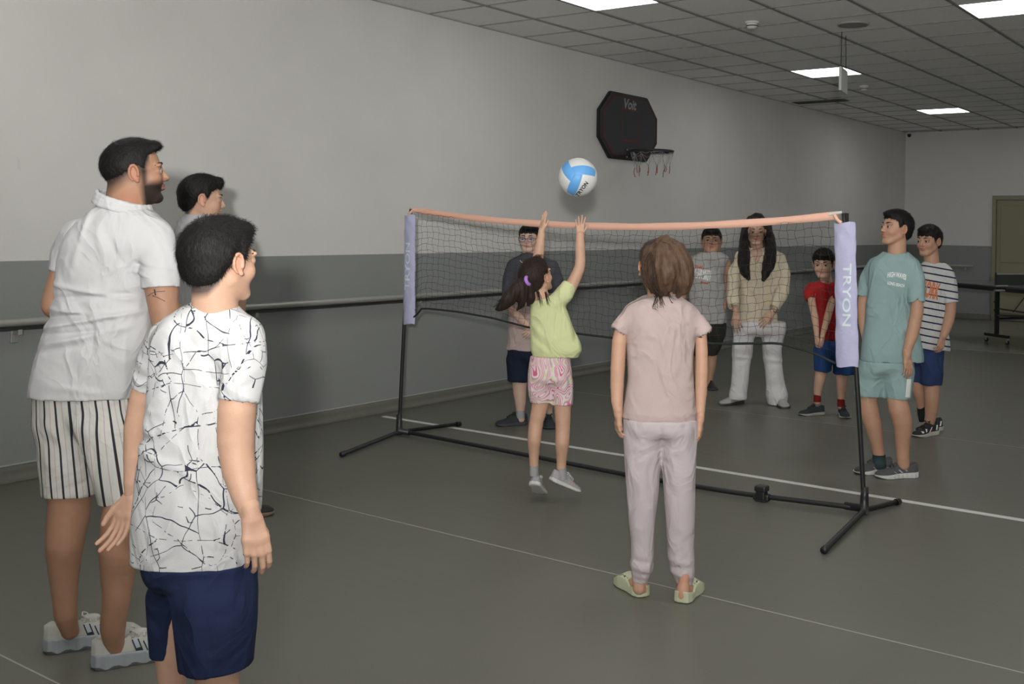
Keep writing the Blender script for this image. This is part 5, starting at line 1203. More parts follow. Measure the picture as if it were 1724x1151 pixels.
def slide(p, heel, yaw, L, z=0):
    a = R_(yaw); f = np.array((math.sin(a), math.cos(a), 0)); r = np.array((math.cos(a), -math.sin(a), 0)); T = np.array((heel[0], heel[1], z))
    Rm = np.stack([f, -r, np.array((0, 0, 1.))], 1); to = lambda P: P@Rm.T+T
    xs = np.array([0, .04, .15, .4, .7, .88, .96, 1.0])*L; ws = np.array([.06, .14, .185, .175, .215, .19, .13, .05])*L
    S = Sdf(.0028); lo, hi = np.array((-.02, -.26*L, -.01)), np.array((1.03*L, .26*L, .46*L))
    def fn(X, Y, Z):
        x = np.clip(X, 0, L); w = np.interp(x, xs, ws); y = np.abs(Y)
        top = np.interp(x, np.array([0, .10, .30, .42, .60, .85, 1])*L, np.array([.235, .20, .15, .30, .33, .20, .10])*L)
        wall = np.maximum(y-w*(1-.12*np.clip(Z/(.3*L), 0, 1)**2), np.maximum(Z-top*(1-.28*(y/np.maximum(w, .01))**2*(x > .38*L)), .010*L-Z))
        wall = np.maximum(wall, np.maximum(-X, X-L))
        cav = np.maximum(y-(w-.011), np.maximum(.075*L-Z, np.where(x > .40*L, Z-(top-.010), -1))); cav = np.maximum(cav, np.maximum(.03*L-X, X-.93*L))
        return np.maximum(wall, -cav)
    S._add(lo, hi, fn, 0); P, F = S.arrays(); P = relax(P, F, 2, .5); o = link('slide', from_arrays(to(P), F), M_slide, p.root)
    S = Sdf(.003); S._add(lo, hi, lambda X, Y, Z: np.maximum(np.maximum(np.abs(Y)-np.interp(np.clip(X, 0, L), xs, ws)*.97, np.maximum(-Z+.001, Z-.014*L)), np.maximum(-X+.004, X-.985*L)), 0); P, F = S.arrays(); link('sole', from_arrays(to(P), F), M_slsole, o)
    F_ = Sdf(.003); F_.chain([(np.array((.11*L, 0, .20*L)), .105*L), (np.array((.13*L, 0, .13*L)), .105*L), (np.array((.35*L, 0, .15*L)), .12*L), (np.array((.60*L, 0, .13*L)), .12*L), (np.array((.8*L, 0, .11*L)), .07*L)], k=.01)
    F_.cone((.12*L, 0, .12*L), (.20*L, 0, .46*L), .10*L, .105*L, k=.02)
    P, F = F_.arrays(); return to(relax(P, F, 1)), F
FT = []
for (hu, hv, yw) in ((1085, 1006, -27), (1146, 1016, 24)):
    d_ = R2*((hu-PCX)/FPX) - U2*((hv-PCY)/FPX) + Fv; q_ = d_*(-CAMH/d_.z); FT.append(slide(p, (q_.dot(Rh)-p.x0, q_.dot(Fh)-p.D), yw, .205))
me = p.body_o.data; vv = np.zeros(len(me.vertices)*3); me.vertices.foreach_get('co', vv); ff = np.zeros(len(me.polygons)*4, np.int32); me.loops.foreach_get('vertex_index', ff); kk = np.zeros(len(me.vertices)*4); me.color_attributes['Col'].data.foreach_get('color', kk)
V, F, K = join_arrays([(vv.reshape(-1, 3), ff.reshape(-1, 4), kk.reshape(-1, 4)[:, :3])]+[(a_, b_, np.ones((len(a_), 3))*np.array((1, .9, .85))) for a_, b_ in FT]); p.body_o.data = from_arrays(V, F, col=K); p.body_o.data.materials.append(p.sk)

# ---- boy with glasses behind the net ---------------------------------------
M_pl = cloth('pale_pink_polo', (.50, .40, .37)); M_gy = cloth('grey_yoke', (.075, .075, .09))
def two_tone(name, c1, c2, zf):
    m = cloth(name, c1); nt, b = nodes(m); g = nt.nodes.new('ShaderNodeTexCoord').outputs['Object']; sp = nt.nodes.new('ShaderNodeSeparateXYZ'); lnk(nt, g, sp.inputs[0])
    mx = nt.nodes.new('ShaderNodeMix'); mx.data_type = 'RGBA'; mx.inputs[6].default_value = (*c1, 1); mx.inputs[7].default_value = (*c2, 1)
    up = mathn(nt, 'GREATER_THAN', sp.outputs[2], zf[0]); sd = mathn(nt, 'GREATER_THAN', mathn(nt, 'ABSOLUTE', mathn(nt, 'SUBTRACT', sp.outputs[0], zf[1])), zf[2]); lo_ = mathn(nt, 'GREATER_THAN', sp.outputs[2], zf[3])
    lnk(nt, mathn(nt, 'MAXIMUM', up, mathn(nt, 'MULTIPLY', sd, lo_)), mx.inputs[0]); lnk(nt, mx.outputs[2], b.inputs['Base Color']); return m
p = Person('boy with glasses in a grey and pink polo behind the net, hands clasped', 895, 716, 'pale', h=.0055, dist=7.55)
p.head(891, 402, .196, 192, pitch=0, dd=0, neck=p.P(893, 440, 0), neck_r=.050, hair=dict(line='fringe', t=.045, top=.02, front=.02, rough=.005, dz=.03, seed=6, fn=2500), hmat=M_hairD, glasses=True, wide=1.05, fine=.0034)
zs = p.P(893, 492)[2]; zs2 = p.P(893, 512)[2]; xc = p.P(895, 500)[0]
shirt = dict(mat=two_tone('grey_pink_polo', (.50, .40, .37), (.075, .075, .09), (zs, xc, p.m(37), zs2)), q=.66, rows=[(426, 882, 906, 0, .9), (432, 868, 920, 0, .8), (440, 859, 930), (455, 857, 936), (490, 858, 936), (540, 856, 935), (575, 854, 934), (588, 853, 933)],
    sleeves=[[(864, 448, 0, 11), (858, 470, -.01, 12), (857, 503, -.02, 11.5)], [(929, 448, 0, 11), (936, 470, -.01, 12), (938, 503, -.02, 11.5)]], folds=p.folds([(858, 500, 900, 520, 4, 6), (930, 540, 900, 560, 4, 6)], noise=.0022, seed=23))
bottom = dict(mat=M_navy2, q=.7, hips=[(575, 855, 932), (600, 855, 932), (612, 854, 932)], legs=[[(600, 854, 895), (625, 853, 893), (641, 853.5, 893)], [(600, 892, 933), (625, 897, 935), (641, 899, 936)]], folds=p.folds([], noise=.0025))
dress(p, shirt, bottom, arms=[[(864, 450, 0, 9), (858, 500, -.02, 9), (861, 518, -.03, 8.5), (876, 536, -.13, 7), (890, 549, -.18, 5.5)], [(929, 450, 0, 9), (937, 500, -.02, 9), (934, 518, -.03, 8.5), (917, 538, -.13, 7), (903, 550, -.18, 5.5)]],
    legs=[[(874, 600, 0, 14), (875, 640, 0, 12.8), (875, 660, 0, 11), (876, 675, 0, 9.5), (876, 695, 0, 7), (877, 705, .0, 7)], [(914, 600, 0, 14), (917, 640, 0, 12.8), (920, 660, 0, 11), (922, 675, 0, 9.5), (923, 700, 0, 7), (923, 712, .0, 7)]],
    hands=[dict(W=p.P(890, 549, -.18), d=(.6, -.3, -.5), n=(-.3, -.8, .4), L=.14, side=-1, curl=(.5, .6, .5)), dict(W=p.P(903, 550, -.18), d=(-.6, -.35, -.5), n=(.3, -.8, .4), L=.14, side=1, curl=(.5, .6, .5))])
tube('collar_tipping', [[p.P(875, 434, -.06), p.P(876, 439, -.085), p.P(880, 443, -.09)], [p.P(913, 434, -.06), p.P(912, 439, -.085), p.P(908, 443, -.09)]], .0035, M_lace, p.shirt, n=6)
M_dsh = mat('dark_trainer', (.03, .034, .042), rough=.75, noise=(60, .2)); M_dsole = mat('dark_sole', (.06, .06, .065), rough=.7); M_yel = mat('yellow_trim', (.34, .33, .06), rough=.6)
q_ = p.P(887, 707, .03); p.shoe((q_[0], q_[1]), -112, .235, M_dsh, M_dsole, stripes=[(.3, .05, .2, .14, .03)], m_str=M_yel, laces=M_dark, sock=([p.P(876, 690, 0), p.P(876, 703, 0)], [.032, .033]), m_sock=M_sock)
q_ = p.P(923, 707, .07); p.shoe((q_[0], q_[1]), 176, .235, M_dsh, M_dsole, stripes=[(.3, .05, .2, .14, .03)], m_str=M_yel, laces=M_dark, sock=([p.P(923, 694, 0), p.P(923, 707, 0)], [.032, .033]), m_sock=M_sock)
# ---- boy in grey sleeveless top --------------------------------------------
p = Person('boy in a grey sleeveless top with orange and white lettering, behind the net', 1196, 652, 'fartan', h=.006, dist=9.4)
p.head(1198, 405, .222, 187, pitch=3, neck=p.P(1197, 440, 0), neck_r=.066, hair=dict(line='fringe', t=.04, top=.03, front=.03, rough=.004, seed=7, fn=2000, dz=.02), hmat=M_hairD, wide=1.1, mouth=.02, jaw=1.25, chub=.03, fine=.0036)
M_slv = cloth('grey_vest', (.46, .45, .44))
shirt = dict(mat=M_slv, q=.72, rows=[(424, 1184, 1212, 0, .95), (429, 1168, 1225, 0, .8), (436, 1162, 1228), (450, 1160, 1221), (480, 1160, 1220), (515, 1160, 1221), (535, 1160, 1223), (543, 1160, 1224)], neck=(1198, 427, -.0, 12.5, 12, .012, .006),
    folds=p.folds([(1165, 500, 1215, 510, 3, 6), (1170, 530, 1215, 520, 3, 6)], noise=.003, seed=31))
bottom = dict(mat=cloth('dark_brown_shorts', (.04, .036, .03)), q=.75, hips=[(530, 1162, 1222), (560, 1162, 1222), (572, 1162, 1221)], legs=[[(560, 1162, 1192), (585, 1162, 1190), (597, 1163, 1190)], [(560, 1190, 1221), (585, 1188, 1214), (597, 1187, 1208)]], folds=p.folds([], noise=.003))
dress(p, shirt, bottom, arms=[[(1220, 438, 0, 8), (1225, 452, 0, 7.5), (1225, 470, 0, 6.8), (1223, 487, 0, 6.4), (1221, 505, -.03, 5.6), (1219, 517, -.05, 4.3)], [(1166, 438, 0, 8), (1158, 455, 0, 7.5), (1152, 485, 0, 6.8), (1149, 505, -.03, 5.6), (1150, 520, -.05, 4.3)]],
    legs=[[(1177, 560, 0, 11), (1177, 595, 0, 9), (1176, 615, 0, 8.4), (1176, 640, 0, 6), (1176, 650, 0, 6)], [(1198, 560, 0, 11), (1198, 595, 0, 9), (1197, 615, 0, 8.4), (1194.5, 635, 0, 6), (1194.5, 648, 0, 6)]],
    hands=[dict(W=p.P(1219, 517, -.05), d=(-.12, -.1, -1), n=(.7, -.7, 0), L=.15, side=-1, curl=(.3, .4, .3)), dict(W=p.P(1150, 520, -.05), d=(.1, -.1, -1), n=(-.7, -.7, 0), L=.15, side=1, curl=(.3, .4, .3))])
M_or = mat('orange_print', (.62, .16, .07), rough=.7); M_wp = mat('white_print', (.84, .84, .82), rough=.7)
p.print_text(p.shirt, 'THE', 1176, 450, 14, M_or, rot=-.12, height=6, bold=.05, off=.006)
p.print_text(p.shirt, 'ULTIMATE', 1182, 457, 31, M_wp, rot=-.17, height=8.5, bold=.07, off=.006, name='printed_word')
p.print_text(p.shirt, 'FUTURE', 1181, 465.5, 31, M_wp, rot=-.20, height=9, bold=.07, off=.006, name='printed_word')
p.print_text(p.shirt, '\u2014\u2014', 1186, 476, 14, M_or, rot=-.2, height=2.5, bold=.06, name='print_bar')
for (u, dd, yw) in ((1176, .03, 190), (1194.5, .03, 178)):
    q_ = p.P(u, 646, dd+.04); sh = p.shoe((q_[0], q_[1]), yw, .22, M_dark, M_dsole, collar=.24, name='sandal')
M_brk = mat('dark_brown_hair', (.016, .011, .009), rough=.5, spec=.4, noise=(70, .7), bump=(150, .005, 4, (1, 1, .15)))
# ---- woman -----------------------------------------------------------------
p = Person('woman with long dark hair in a cream shirt and white trousers behind the net', 1274, 676, 'far', h=.0058, dist=8.55)
p.head(1272.5, 390, .214, 184, pitch=-2, dd=-.10, neck=p.P(1276, 425, -.02), neck_r=.048, hair=dict(line='girl', t=.045, top=.02, rough=.004, seed=10, fz=0, dz=.02), hmat=M_brk, mouth=.012, fine=.0034)
lk = hair_mass(p, 'long_hair', [[(1264, 370, -.10, 7), (1256, 382, -.09, 6.5), (1252, 400, -.09, 7), (1253, 425, -.13, 10), (1252, 445, -.15, 10), (1256, 460, -.16, 7), (1259, 468, -.16, 4)], [(1282, 370, -.10, 7), (1292, 382, -.08, 7), (1296, 402, -.09, 8.5), (1297, 425, -.12, 10.5), (1294, 445, -.14, 9.5), (1289, 460, -.15, 7), (1285, 470, -.15, 4)],
    [(1274, 372, -.02, 14), (1274, 395, .02, 16), (1276, 420, .03, 17), (1276, 440, .05, 12)]], M_brk, h=.0045, rough=.004, fr=40)
p.strands('loose_strands', [[p.P(1264, 370, -.17), p.P(1253, 390, -.18), p.P(1247+3*j, 430, -.2), p.P(1252+3*j, 466, -.21)] for j in range(4)]+[[p.P(1284, 370, -.17), p.P(1296, 390, -.17), p.P(1293+4*j, 430, -.19), p.P(1283+4*j, 468, -.2)] for j in range(4)], 220, .012, .0013, M_brk, seed=3, wave=.006, parent=lk)
M_cream = cloth('cream_shirt', (.66, .58, .44), bump=(400, .0012)); M_wtr = cloth('white_trousers', (.72, .71, .71))
shirt = dict(mat=M_cream, q=.6, k=.035, rows=[(414, 1262, 1290, 0, .9), (419, 1250, 1306, 0, .8), (426, 1243, 1316, 0, .7), (440, 1240, 1320), (460, 1243, 1319), (490, 1244, 1312), (515, 1243, 1308), (528, 1243, 1309), (541, 1243, 1308)],
    sleeves=[[(1248, 434, 0, 11), (1238, 460, -.03, 11.5), (1234, 490, -.08, 11), (1235, 517, -.16, 9.5)], [(1313, 436, 0, 11), (1318, 462, -.03, 12), (1316, 492, -.09, 11.5), (1303, 519, -.18, 9)]], neck=(1276, 420, -.02, 15, 14, .03, .006),
    folds=p.folds([(1250, 440, 1252, 540, 4, 4), (1262, 450, 1266, 540, -4, 4), (1275, 440, 1276, 543, 4, 2), (1290, 450, 1286, 540, -4, 4), (1300, 440, 1300, 530, 4, 4), (1230, 470, 1245, 480, 4, 3), (1308, 470, 1326, 480, 4, 3), (1310, 490, 1326, 500, -4, 3), (1230, 500, 1245, 506, 4, 3)], noise=.003, seed=33))
shirt['vneck'] = [(1274, 424, -.11, (.045, .05, .05)), (1274.5, 434, -.12, (.026, .045, .05))]
bottom = dict(name='trousers', mat=M_wtr, q=.68, hips=[(515, 1242, 1320), (540, 1239, 1321), (556, 1237, 1320), (566, 1236, 1319)],
    legs=[[(540, 1237, 1278), (556, 1236, 1272), (572, 1234.5, 1269), (595, 1233, 1267), (606, 1232.5, 1264), (625, 1231.5, 1261), (650, 1230, 1258.5), (664, 1227, 1257), (672, 1227, 1257.5)], [(540, 1277, 1321), (556, 1281, 1320), (572, 1283, 1318), (590, 1284, 1315.5), (606, 1285, 1318), (625, 1288, 1319), (646, 1291, 1321), (664, 1290, 1326), (681, 1293, 1324)]], carve=.02,
    folds=p.folds([(1234, 598, 1265, 601, 6, 3), (1234, 606, 1262, 604, -5, 3), (1285, 603, 1317, 606, 6, 3), (1286, 612, 1317, 610, -5, 3), (1250, 610, 1246, 665, 4, 4), (1303, 612, 1306, 670, 4, 4), (1232, 660, 1256, 668, 5, 4), (1294, 668, 1324, 664, 5, 4), (1262, 556, 1240, 570, 4, 4), (1290, 556, 1312, 568, 4, 4)], noise=.0025, seed=34, fx=9, fz=6))
dress(p, shirt, bottom, arms=[[(1248, 436, 0, 8), (1238, 462, -.03, 8), (1235, 495, -.09, 7), (1238.5, 524, -.18, 5), (1239, 528, -.19, 4.6)], [(1313, 438, 0, 8), (1317, 465, -.03, 8), (1313, 497, -.10, 7), (1303, 522, -.20, 5), (1301, 525, -.21, 4.6)]],
    legs=[[(1254, 560, 0, 12), (1250, 600, 0, 9), (1246, 650, 0, 6.5), (1244, 668, 0, 6)], [(1300, 560, 0, 12), (1301, 600, 0, 9), (1306, 650, 0, 6.5), (1308, 674, 0, 6)]],
    hands=[dict(W=p.P(1239, 527, -.19), d=(.15, -.15, -1), n=(-.2, -1, .2), L=.165, side=1, curl=(.15, .25, .2), spread=.12, each=[(.05, .2, .1), (.15, .3, .2), (.25, .35, .2), (.3, .4, .3)]), dict(W=p.P(1301, 525, -.21), d=(-.62, -.1, -.62), n=(-.1, -1, .25), L=.165, side=-1, curl=(.2, .25, .2), spread=.12)])
wc = p.P(1303.5, 522.5, -.20); ax = np.array((-.6, -.1, -.7)); ax /= np.linalg.norm(ax); e1 = np.cross(ax, (0, 1, 0)); e1 /= np.linalg.norm(e1); e2 = np.cross(ax, e1); M_watch = mat('watch_metal', (.45, .42, .33), rough=.3, metal=.6)
w_ = tube('wristwatch', [[wc+.0265*(math.cos(a_)*e1+math.sin(a_)*e2) for a_ in np.linspace(0, 2*math.pi, 25)[:-1]]], .006, M_watch, p.root, n=8, closed=True)
fc = wc+.031*(-e2*(1 if e2[1] > 0 else -1)); tube('watch_face', [[fc, fc-np.array((0, .006, 0))]], .017, M_watch, w_, n=14)
M_ws = mat('silver_shoe', (.40, .39, .37), rough=.4); M_wso = mat('black_sole', (.05, .05, .05))
q_ = p.P(1250, 668, .08); p.shoe((q_[0], q_[1]), -125, .245, M_ws, M_wso, collar=.27)
q_ = p.P(1309, 670, .06); p.shoe((q_[0], q_[1]), 176, .245, M_ws, M_wso, collar=.27)
# ---- boy in red ------------------------------------------------------------
p = Person('small boy in a red t-shirt and blue shorts bending forward with clasped hands', 1398, 695, 'far', h=.0055, dist=8.1)
p.head(1386, 444, .208, -158, pitch=-6, dd=-.22, neck=p.P(1393, 482, -.12), neck_r=.042, hair=dict(line='fringe', t=.06, top=.05, front=.06, rough=.005, seed=12, fn=2500), hmat=M_hairD, fine=.0036)
M_redt = cloth('red_tee', (.42, .022, .024)); M_blue = cloth('blue_shorts', (.022, .065, .20))
shirt = dict(mat=M_redt, q=.62, rows=[(473, 1380, 1404, -.12, .9), (478, 1368, 1413, -.11, .8), (486, 1362, 1420, -.10), (500, 1368, 1421, -.08), (520, 1373, 1420, -.05), (545, 1377, 1420, -.02), (565, 1381, 1421, 0), (573, 1383, 1421, 0)],
    sleeves=[[(1367, 484, -.10, 9), (1362, 492, -.13, 9.5), (1364, 503, -.17, 8.5)], [(1413, 486, -.09, 9), (1411, 495, -.12, 9.5), (1405, 507, -.16, 9)]], neck=(1391, 476, -.12, 10, 9.5, .02, .005),
    folds=p.folds([(1385, 500, 1395, 560, 4, 4), (1400, 510, 1405, 565, -4, 4)], noise=.0025, seed=41))
bottom = dict(mat=M_blue, q=.72, hips=[(560, 1376, 1426), (585, 1371, 1434), (600, 1370, 1437)], legs=[[(585, 1370, 1406), (605, 1370, 1403), (624, 1370, 1400)], [(585, 1398, 1436), (605, 1401, 1438), (629, 1402, 1438)]], folds=p.folds([], noise=.003))
dress(p, shirt, bottom, arms=[[(1368, 486, -.10, 6.5), (1366, 503, -.17, 6.6), (1369, 520, -.20, 6), (1372, 535, -.23, 6), (1374, 552, -.27, 5), (1375, 567, -.30, 3.9)], [(1412, 488, -.09, 6.5), (1402, 505, -.16, 6.6), (1397, 520, -.20, 6.2), (1393, 535, -.24, 6), (1388, 552, -.28, 5), (1384, 567, -.30, 3.9)]],
    legs=[[(1386, 590, 0, 11), (1383, 622, 0, 10), (1380, 640, -.01, 8.6), (1377, 655, 0, 7), (1376, 668, 0, 5.8), (1376, 676, 0, 5.8)], [(1417, 590, 0, 11), (1417, 628, 0, 10), (1417, 645, -.01, 8.6), (1416.5, 660, 0, 7), (1416, 675, 0, 5.8), (1416, 684, 0, 5.8)]],
    hands=[dict(W=p.P(1375, 568, -.30), d=(.25, -.1, -1), n=(-.6, -.7, 0), L=.115, side=1, curl=(.7, .8, .5), spread=.0, thumb=1), dict(W=p.P(1385, 568, -.31), d=(-.3, -.15, -1), n=(.6, -.7, 0), L=.115, side=-1, curl=(.8, .8, .5), spread=.0, thumb=1)])
M_rsock = mat('red_sock', (.35, .02, .02), rough=.9)
q_ = p.P(1387, 682, .05); p.shoe((q_[0], q_[1]), -108, .215, M_dsh, mat('pale_sole', (.36, .36, .32)), stripes=[(.22, .04, .12, .12, .07)], m_str=M_yel, laces=M_dark, sock=([p.P(1376, 664, 0), p.P(1376, 676, 0)], [.0275, .029]), m_sock=M_rsock)
q_ = p.P(1417, 683, .07); p.shoe((q_[0], q_[1]), 186, .215, M_dsh, mat('pale_sole', (.36, .36, .32)), stripes=[(.22, .04, .12, .12, .07)], m_str=M_yel, laces=M_dark, sock=([p.P(1416, 671, 0), p.P(1416, 684, 0)], [.0275, .029]), m_sock=M_rsock)
# ---- boy in teal -----------------------------------------------------------
p = Person('boy in a pale teal t-shirt and shorts beside the right net post', 1492, 800, 'fartan', h=.005, dist=6.14)
p.head(1508, 385, .206, -108, pitch=9, neck=p.P(1509, 440, 0), neck_r=.049, hair=dict(line='boy', t=.05, top=.045, front=.02, rough=.004, seed=14, fn=4000), hmat=M_hairD, fine=.003, stub=.05)
M_teal = cloth('teal_tee', (.285, .405, .405)); 
shirt = dict(mat=M_teal, q=.66, k=.04, rows=[(425, 1490, 1526, 0, .95), (431, 1476, 1537, 0, .85), (442, 1467, 1547), (460, 1463, 1548), (500, 1461, 1540), (540, 1457, 1543), (580, 1452, 1551), (602, 1449, 1554), (607, 1449, 1553)],
    sleeves=[[(1475, 446, .08, 14), (1462, 470, .10, 14), (1454, 498, .11, 11)], [(1536, 452, -.06, 15), (1541, 475, -.08, 16), (1543, 509, -.10, 14.5)]], neck=(1508, 428, -.01, 20, 17, .01, .006),
    folds=p.folds([(1535, 530, 1500, 570, 5, 5), (1538, 545, 1510, 590, -4, 6), (1530, 560, 1545, 600, 4, 5), (1480, 470, 1475, 600, 3, 10), (1500, 520, 1498, 600, 3, 9), (1455, 590, 1500, 596, 3, 6), (1530, 470, 1532, 520, -6, 4)], noise=.002, seed=51))
m_tsh = cloth('teal_shorts', (.30, .42, .415))
bottom = dict(mat=m_tsh, q=.8, hips=[(590, 1450, 1537), (615, 1448, 1537), (635, 1445, 1537)], legs=[[(620, 1443, 1492, .02), (645, 1439, 1490, .03), (666, 1437, 1488, .035)], [(620, 1486, 1537, -.02), (645, 1489, 1536, -.035), (670, 1492, 1533, -.04)]], folds=p.folds([(1470, 610, 1465, 660, 4, 7), (1510, 610, 1512, 665, 4, 7)], noise=.002, seed=52, fx=10, fz=7))
dress(p, shirt, bottom, arms=[[(1538, 458, -.07, 9), (1543, 500, -.10, 9.4), (1544, 520, -.10, 10.6), (1540, 543, -.10, 10.6), (1535, 565, -.12, 10), (1529, 585, -.14, 8), (1527, 597, -.15, 7)], [(1475, 452, .08, 10), (1456, 495, .11, 9), (1453, 520, .12, 9), (1454, 545, .12, 8.4), (1458, 570, .10, 7), (1461, 590, .08, 6)]],
    legs=[[(1466, 640, .03, 15), (1461, 668, .035, 15.5), (1463, 690, .03, 16), (1469, 712, .03, 14.5), (1474, 735, .04, 12), (1478, 755, .05, 10), (1480, 770, .05, 9.6)], [(1511, 640, -.02, 16), (1510, 670, -.045, 16.5), (1514, 690, -.06, 17), (1519, 708, -.06, 16.2), (1520, 728, -.05, 14), (1519.5, 750, -.04, 11.5), (1520, 768, -.04, 10.8), (1521, 782, -.04, 10.6)]],
    hands=[dict(W=p.P(1527, 598, -.15), d=(.08, -.12, -1), n=(.35, -.9, 0), L=.148, side=-1, rw=.0235, curl=(.3, .45, .3), spread=.08, thumb=.2), dict(W=p.P(1461, 591, .08), d=(0, 0, -1), n=(-1, 0, 0), L=.14, side=1, curl=(.3, .4, .3))])
M_gsh2 = mat('charcoal_trainer', (.085, .085, .09), rough=.8, noise=(80, .2)); M_silv = mat('silver_stripe', (.42, .43, .45), rough=.4); M_tsock = mat('teal_sock', (.04, .07, .075), rough=.9)
p.print_text(p.shirt, 'HIGH WAVES', 1510, 465, 32, M_wp, rot=-.12, height=9, bold=.03, arch=.30)
p.print_text(p.shirt, 'LONG BEACH', 1508.5, 478.5, 29, M_wp, rot=-.18, height=5.5, bold=.03)
bm = bmesh.new(); me = p.bottom.data
for (hu, dd, yw, su, sv) in ((1500, .12, -112, 1480, 764), (1544, -.02, -98, 1521, 778)):
    q_ = p.P(hu, 790, dd); p.shoe((q_[0], q_[1]), yw, .255, M_gsh2, M_wsole, stripes=[(.30, .16, .38, .23, .045), (.42, .13, .50, .20, .045), (.56, .12, .62, .165, .02)], m_str=M_silv, laces=M_gsh2, chunky=.02, sock=([p.P(su, sv+1, dd*.4), p.P(su, sv+12, dd*.4), p.P(su+2, sv+24, dd*.4)], [.0375, .038, .036]), m_sock=M_tsock)
# white side panel on the shorts
def side_panel(p, obj, u, v0, v1, wpx, m):
    bv = BVHTree.FromPolygons([q.co for q in obj.data.vertices], [list(q.vertices) for q in obj.data.polygons]); org = Vector((-p.x0, -p.D, CAMH)); V = []; F = []; n = 14; k = 5
    for i in range(n+1):
        for j in range(k+1):
            uu = u[0]+(u[1]-u[0])*i/n+wpx*(j/k-.5); t = p.P(uu, v0+(v1-v0)*i/n, 0); dr = (Vector(t)-org).normalized(); hit, nn = bv.ray_cast(org, dr)[:2]
            V.append(tuple((hit+nn*.0025) if hit else Vector(t)))
    F = [(i*(k+1)+j, i*(k+1)+j+1, (i+1)*(k+1)+j+1, (i+1)*(k+1)+j) for i in range(n) for j in range(k)]
    return link('side_panel', from_arrays(V, F), m, obj)
side_panel(p, p.bottom, (1530, 1527.5), 638, 668.5, 7.5, M_wp)
# ---- boy in the striped t-shirt --------------------------------------------
def hoops():
    m = cloth('striped_tee', (.56, .56, .55)); nt, b = nodes(m); g = nt.nodes.new('ShaderNodeTexCoord').outputs['Object']; sp = nt.nodes.new('ShaderNodeSeparateXYZ'); lnk(nt, g, sp.inputs[0])
    t = mathn(nt, 'ADD', mathn(nt, 'MULTIPLY', sp.outputs[2], 20.5), mathn(nt, 'MULTIPLY', sp.outputs[0], 3.4)); f = mathn(nt, 'FRACT', t)
    mx = nt.nodes.new('ShaderNodeMix'); mx.data_type = 'RGBA'; mx.inputs[6].default_value = (.56, .56, .55, 1); mx.inputs[7].default_value = (.018, .022, .065, 1)
    lnk(nt, mathn(nt, 'LESS_THAN', f, .21), mx.inputs[0]); lnk(nt, mx.outputs[2], b.inputs['Base Color']); return m
p = Person('boy in a white t-shirt with navy stripes and blue shorts at the right', 1566, 728, 'fartan', h=.0052, dist=7.42)
p.head(1563.5, 406, .212, -128, pitch=-1, neck=p.P(1570, 455, 0), neck_r=.048, hair=dict(line='fringe', t=.05, top=.045, front=.04, rough=.004, seed=16, fn=3000), hmat=M_hairD, fine=.0033)
shirt = dict(mat=hoops(), q=.66, k=.035, rows=[(441, 1558, 1589, 0, .95), (447, 1550, 1597, 0, .85), (457, 1546, 1604), (480, 1546, 1603), (510, 1546, 1597), (550, 1546, 1597), (580, 1545.5, 1598), (589, 1546, 1598)],
    sleeves=[[(1593, 462, -.04, 12), (1598, 480, -.05, 12.5), (1601, 509, -.06, 12)], [(1556, 462, .06, 11), (1550, 480, .07, 11), (1548, 505, .08, 10)]], neck=(1573, 445, -.01, 14.5, 14, .012, .005), folds=p.folds([(1560, 520, 1590, 530, 3, 5), (1560, 560, 1590, 550, 3, 5)], noise=.0022, seed=61))
bottom = dict(mat=cloth('indigo_shorts', (.028, .048, .125)), q=.8, hips=[(575, 1546, 1590), (600, 1542, 1588), (615, 1540, 1587)], legs=[[(600, 1538, 1566, .06), (625, 1536, 1562, .07), (643, 1534, 1558, .07)], [(600, 1552, 1588, -.03), (625, 1551, 1587, -.04), (647, 1551, 1585, -.04)]], folds=p.folds([], noise=.002))
dress(p, shirt, bottom, arms=[[(1593, 464, -.04, 9), (1600, 500, -.06, 9.4), (1600, 522, -.06, 9), (1597, 540, -.08, 8.6), (1592, 556, -.10, 7.5), (1588, 566, -.11, 6)], [(1556, 464, .06, 8), (1549, 505, .08, 8), (1548, 540, .08, 7), (1550, 570, .06, 6)]],
    legs=[[(1553, 620, .06, 12), (1546, 645, .07, 11), (1548, 662, .07, 10), (1550, 675, .08, 8), (1552, 690, .09, 6.6)], [(1569, 620, -.03, 14), (1569, 648, -.04, 13), (1569, 670, -.05, 12.2), (1568, 690, -.04, 10.5), (1566, 705, -.03, 9), (1564, 714, -.02, 8.6)]],
    hands=[dict(W=p.P(1587.5, 567, -.11), d=(-.30, -.08, -1), n=(.3, -.9, 0), L=.145, side=-1, rw=.022, curl=(.5, .6, .4), spread=.05, thumb=.5), dict(W=p.P(1550, 571, .06), d=(0, 0, -1), n=(-1, 0, 0), L=.14, curl=(.3, .4, .3))])
p.print_text(p.shirt, 'NEW YORK', 1553, 485, 60, mat('orange_letters', (.62, .19, .07), rough=.7), rot=-.20, height=29, bold=.045)
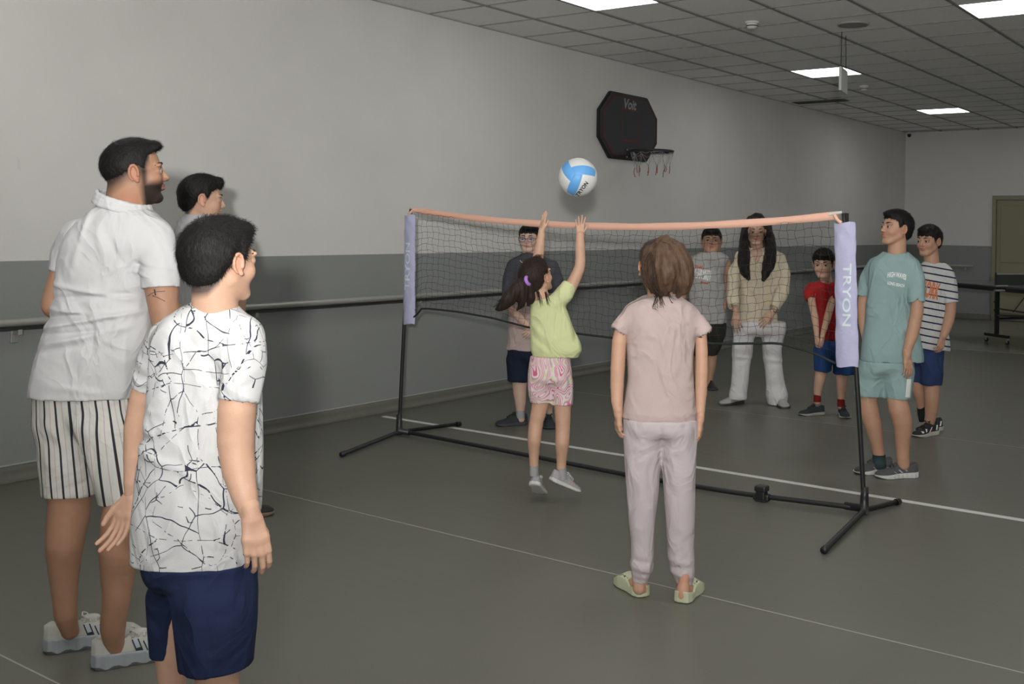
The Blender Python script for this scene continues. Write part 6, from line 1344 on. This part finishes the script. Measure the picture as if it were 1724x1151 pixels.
p.print_text(p.shirt, 'BROOKLYN', 1566, 460, 24, M_dark, rot=-.14, height=2.4, bold=.02)
M_bsh = mat('black_trainer', (.022, .022, .024), rough=.6); M_rstr = mat('red_stripe', (.35, .02, .03)); M_cs = mat('cream_sole', (.50, .48, .42))
M_bsock = mat('black_sock', (.015, .015, .016), rough=.9)
for (hu, dd, yw, su, sv) in ((1584, .15, -118, 1552, 684), (1577, -.0, -122, 1566, 706)):
    q_ = p.P(hu, 715, dd); p.shoe((q_[0], q_[1]), yw, .235, M_bsh, M_cs, collar=.42, stripes=[(.18, .16, .12, .30, .06, M_wp), (.50, .12, .36, .26, .05, M_wp), (.44, .12, .32, .20, .03, M_rstr), (.66, .14, .60, .22, .06, M_wp), (.80, .12, .78, .17, .07, M_wp)], m_str=M_wp, laces=M_dark, chunky=.02, sock=([p.P(su, sv, dd*.6), p.P(su+1, sv+12, dd*.6), p.P(su+4, sv+24, dd*.6)], [.033, .035, .036]), m_sock=M_bsock)
# tattoo lines on the man's arm
p = man
bv = BVHTree.FromPolygons([q.co for q in p.body_o.data.vertices], [list(q.vertices) for q in p.body_o.data.polygons]); org = Vector((-p.x0, -p.D, CAMH)); M_ink = mat('tattoo_ink', (.03, .03, .05), rough=.6); paths = []; rr = []
for pl, w_ in (([(249, 498), (255, 494), (262, 491), (278, 490)], .0009), ([(256, 498), (264, 500), (278, 507)], .0009), ([(260, 487), (262, 497)], .0022), ([(259, 499), (257, 496)], .0009)):
    pts = []
    for a_, b_ in zip(pl[:-1], pl[1:]):
        for t in np.linspace(0, 1, 5):
            q_ = p.P(a_[0]+(b_[0]-a_[0])*t, a_[1]+(b_[1]-a_[1])*t, -.05); dr = (Vector(q_)-org).normalized(); hit = bv.ray_cast(org, dr)[0]
            if hit: pts.append(tuple(hit-dr*.0002))
    if len(pts) > 3: paths.append(pts); rr.append(w_)
V, F = tube_arrays(paths, rr, 5); link('tattoo', from_arrays(V, F), M_ink, p.root)

# open V of the cream shirt, skin shows between the plackets
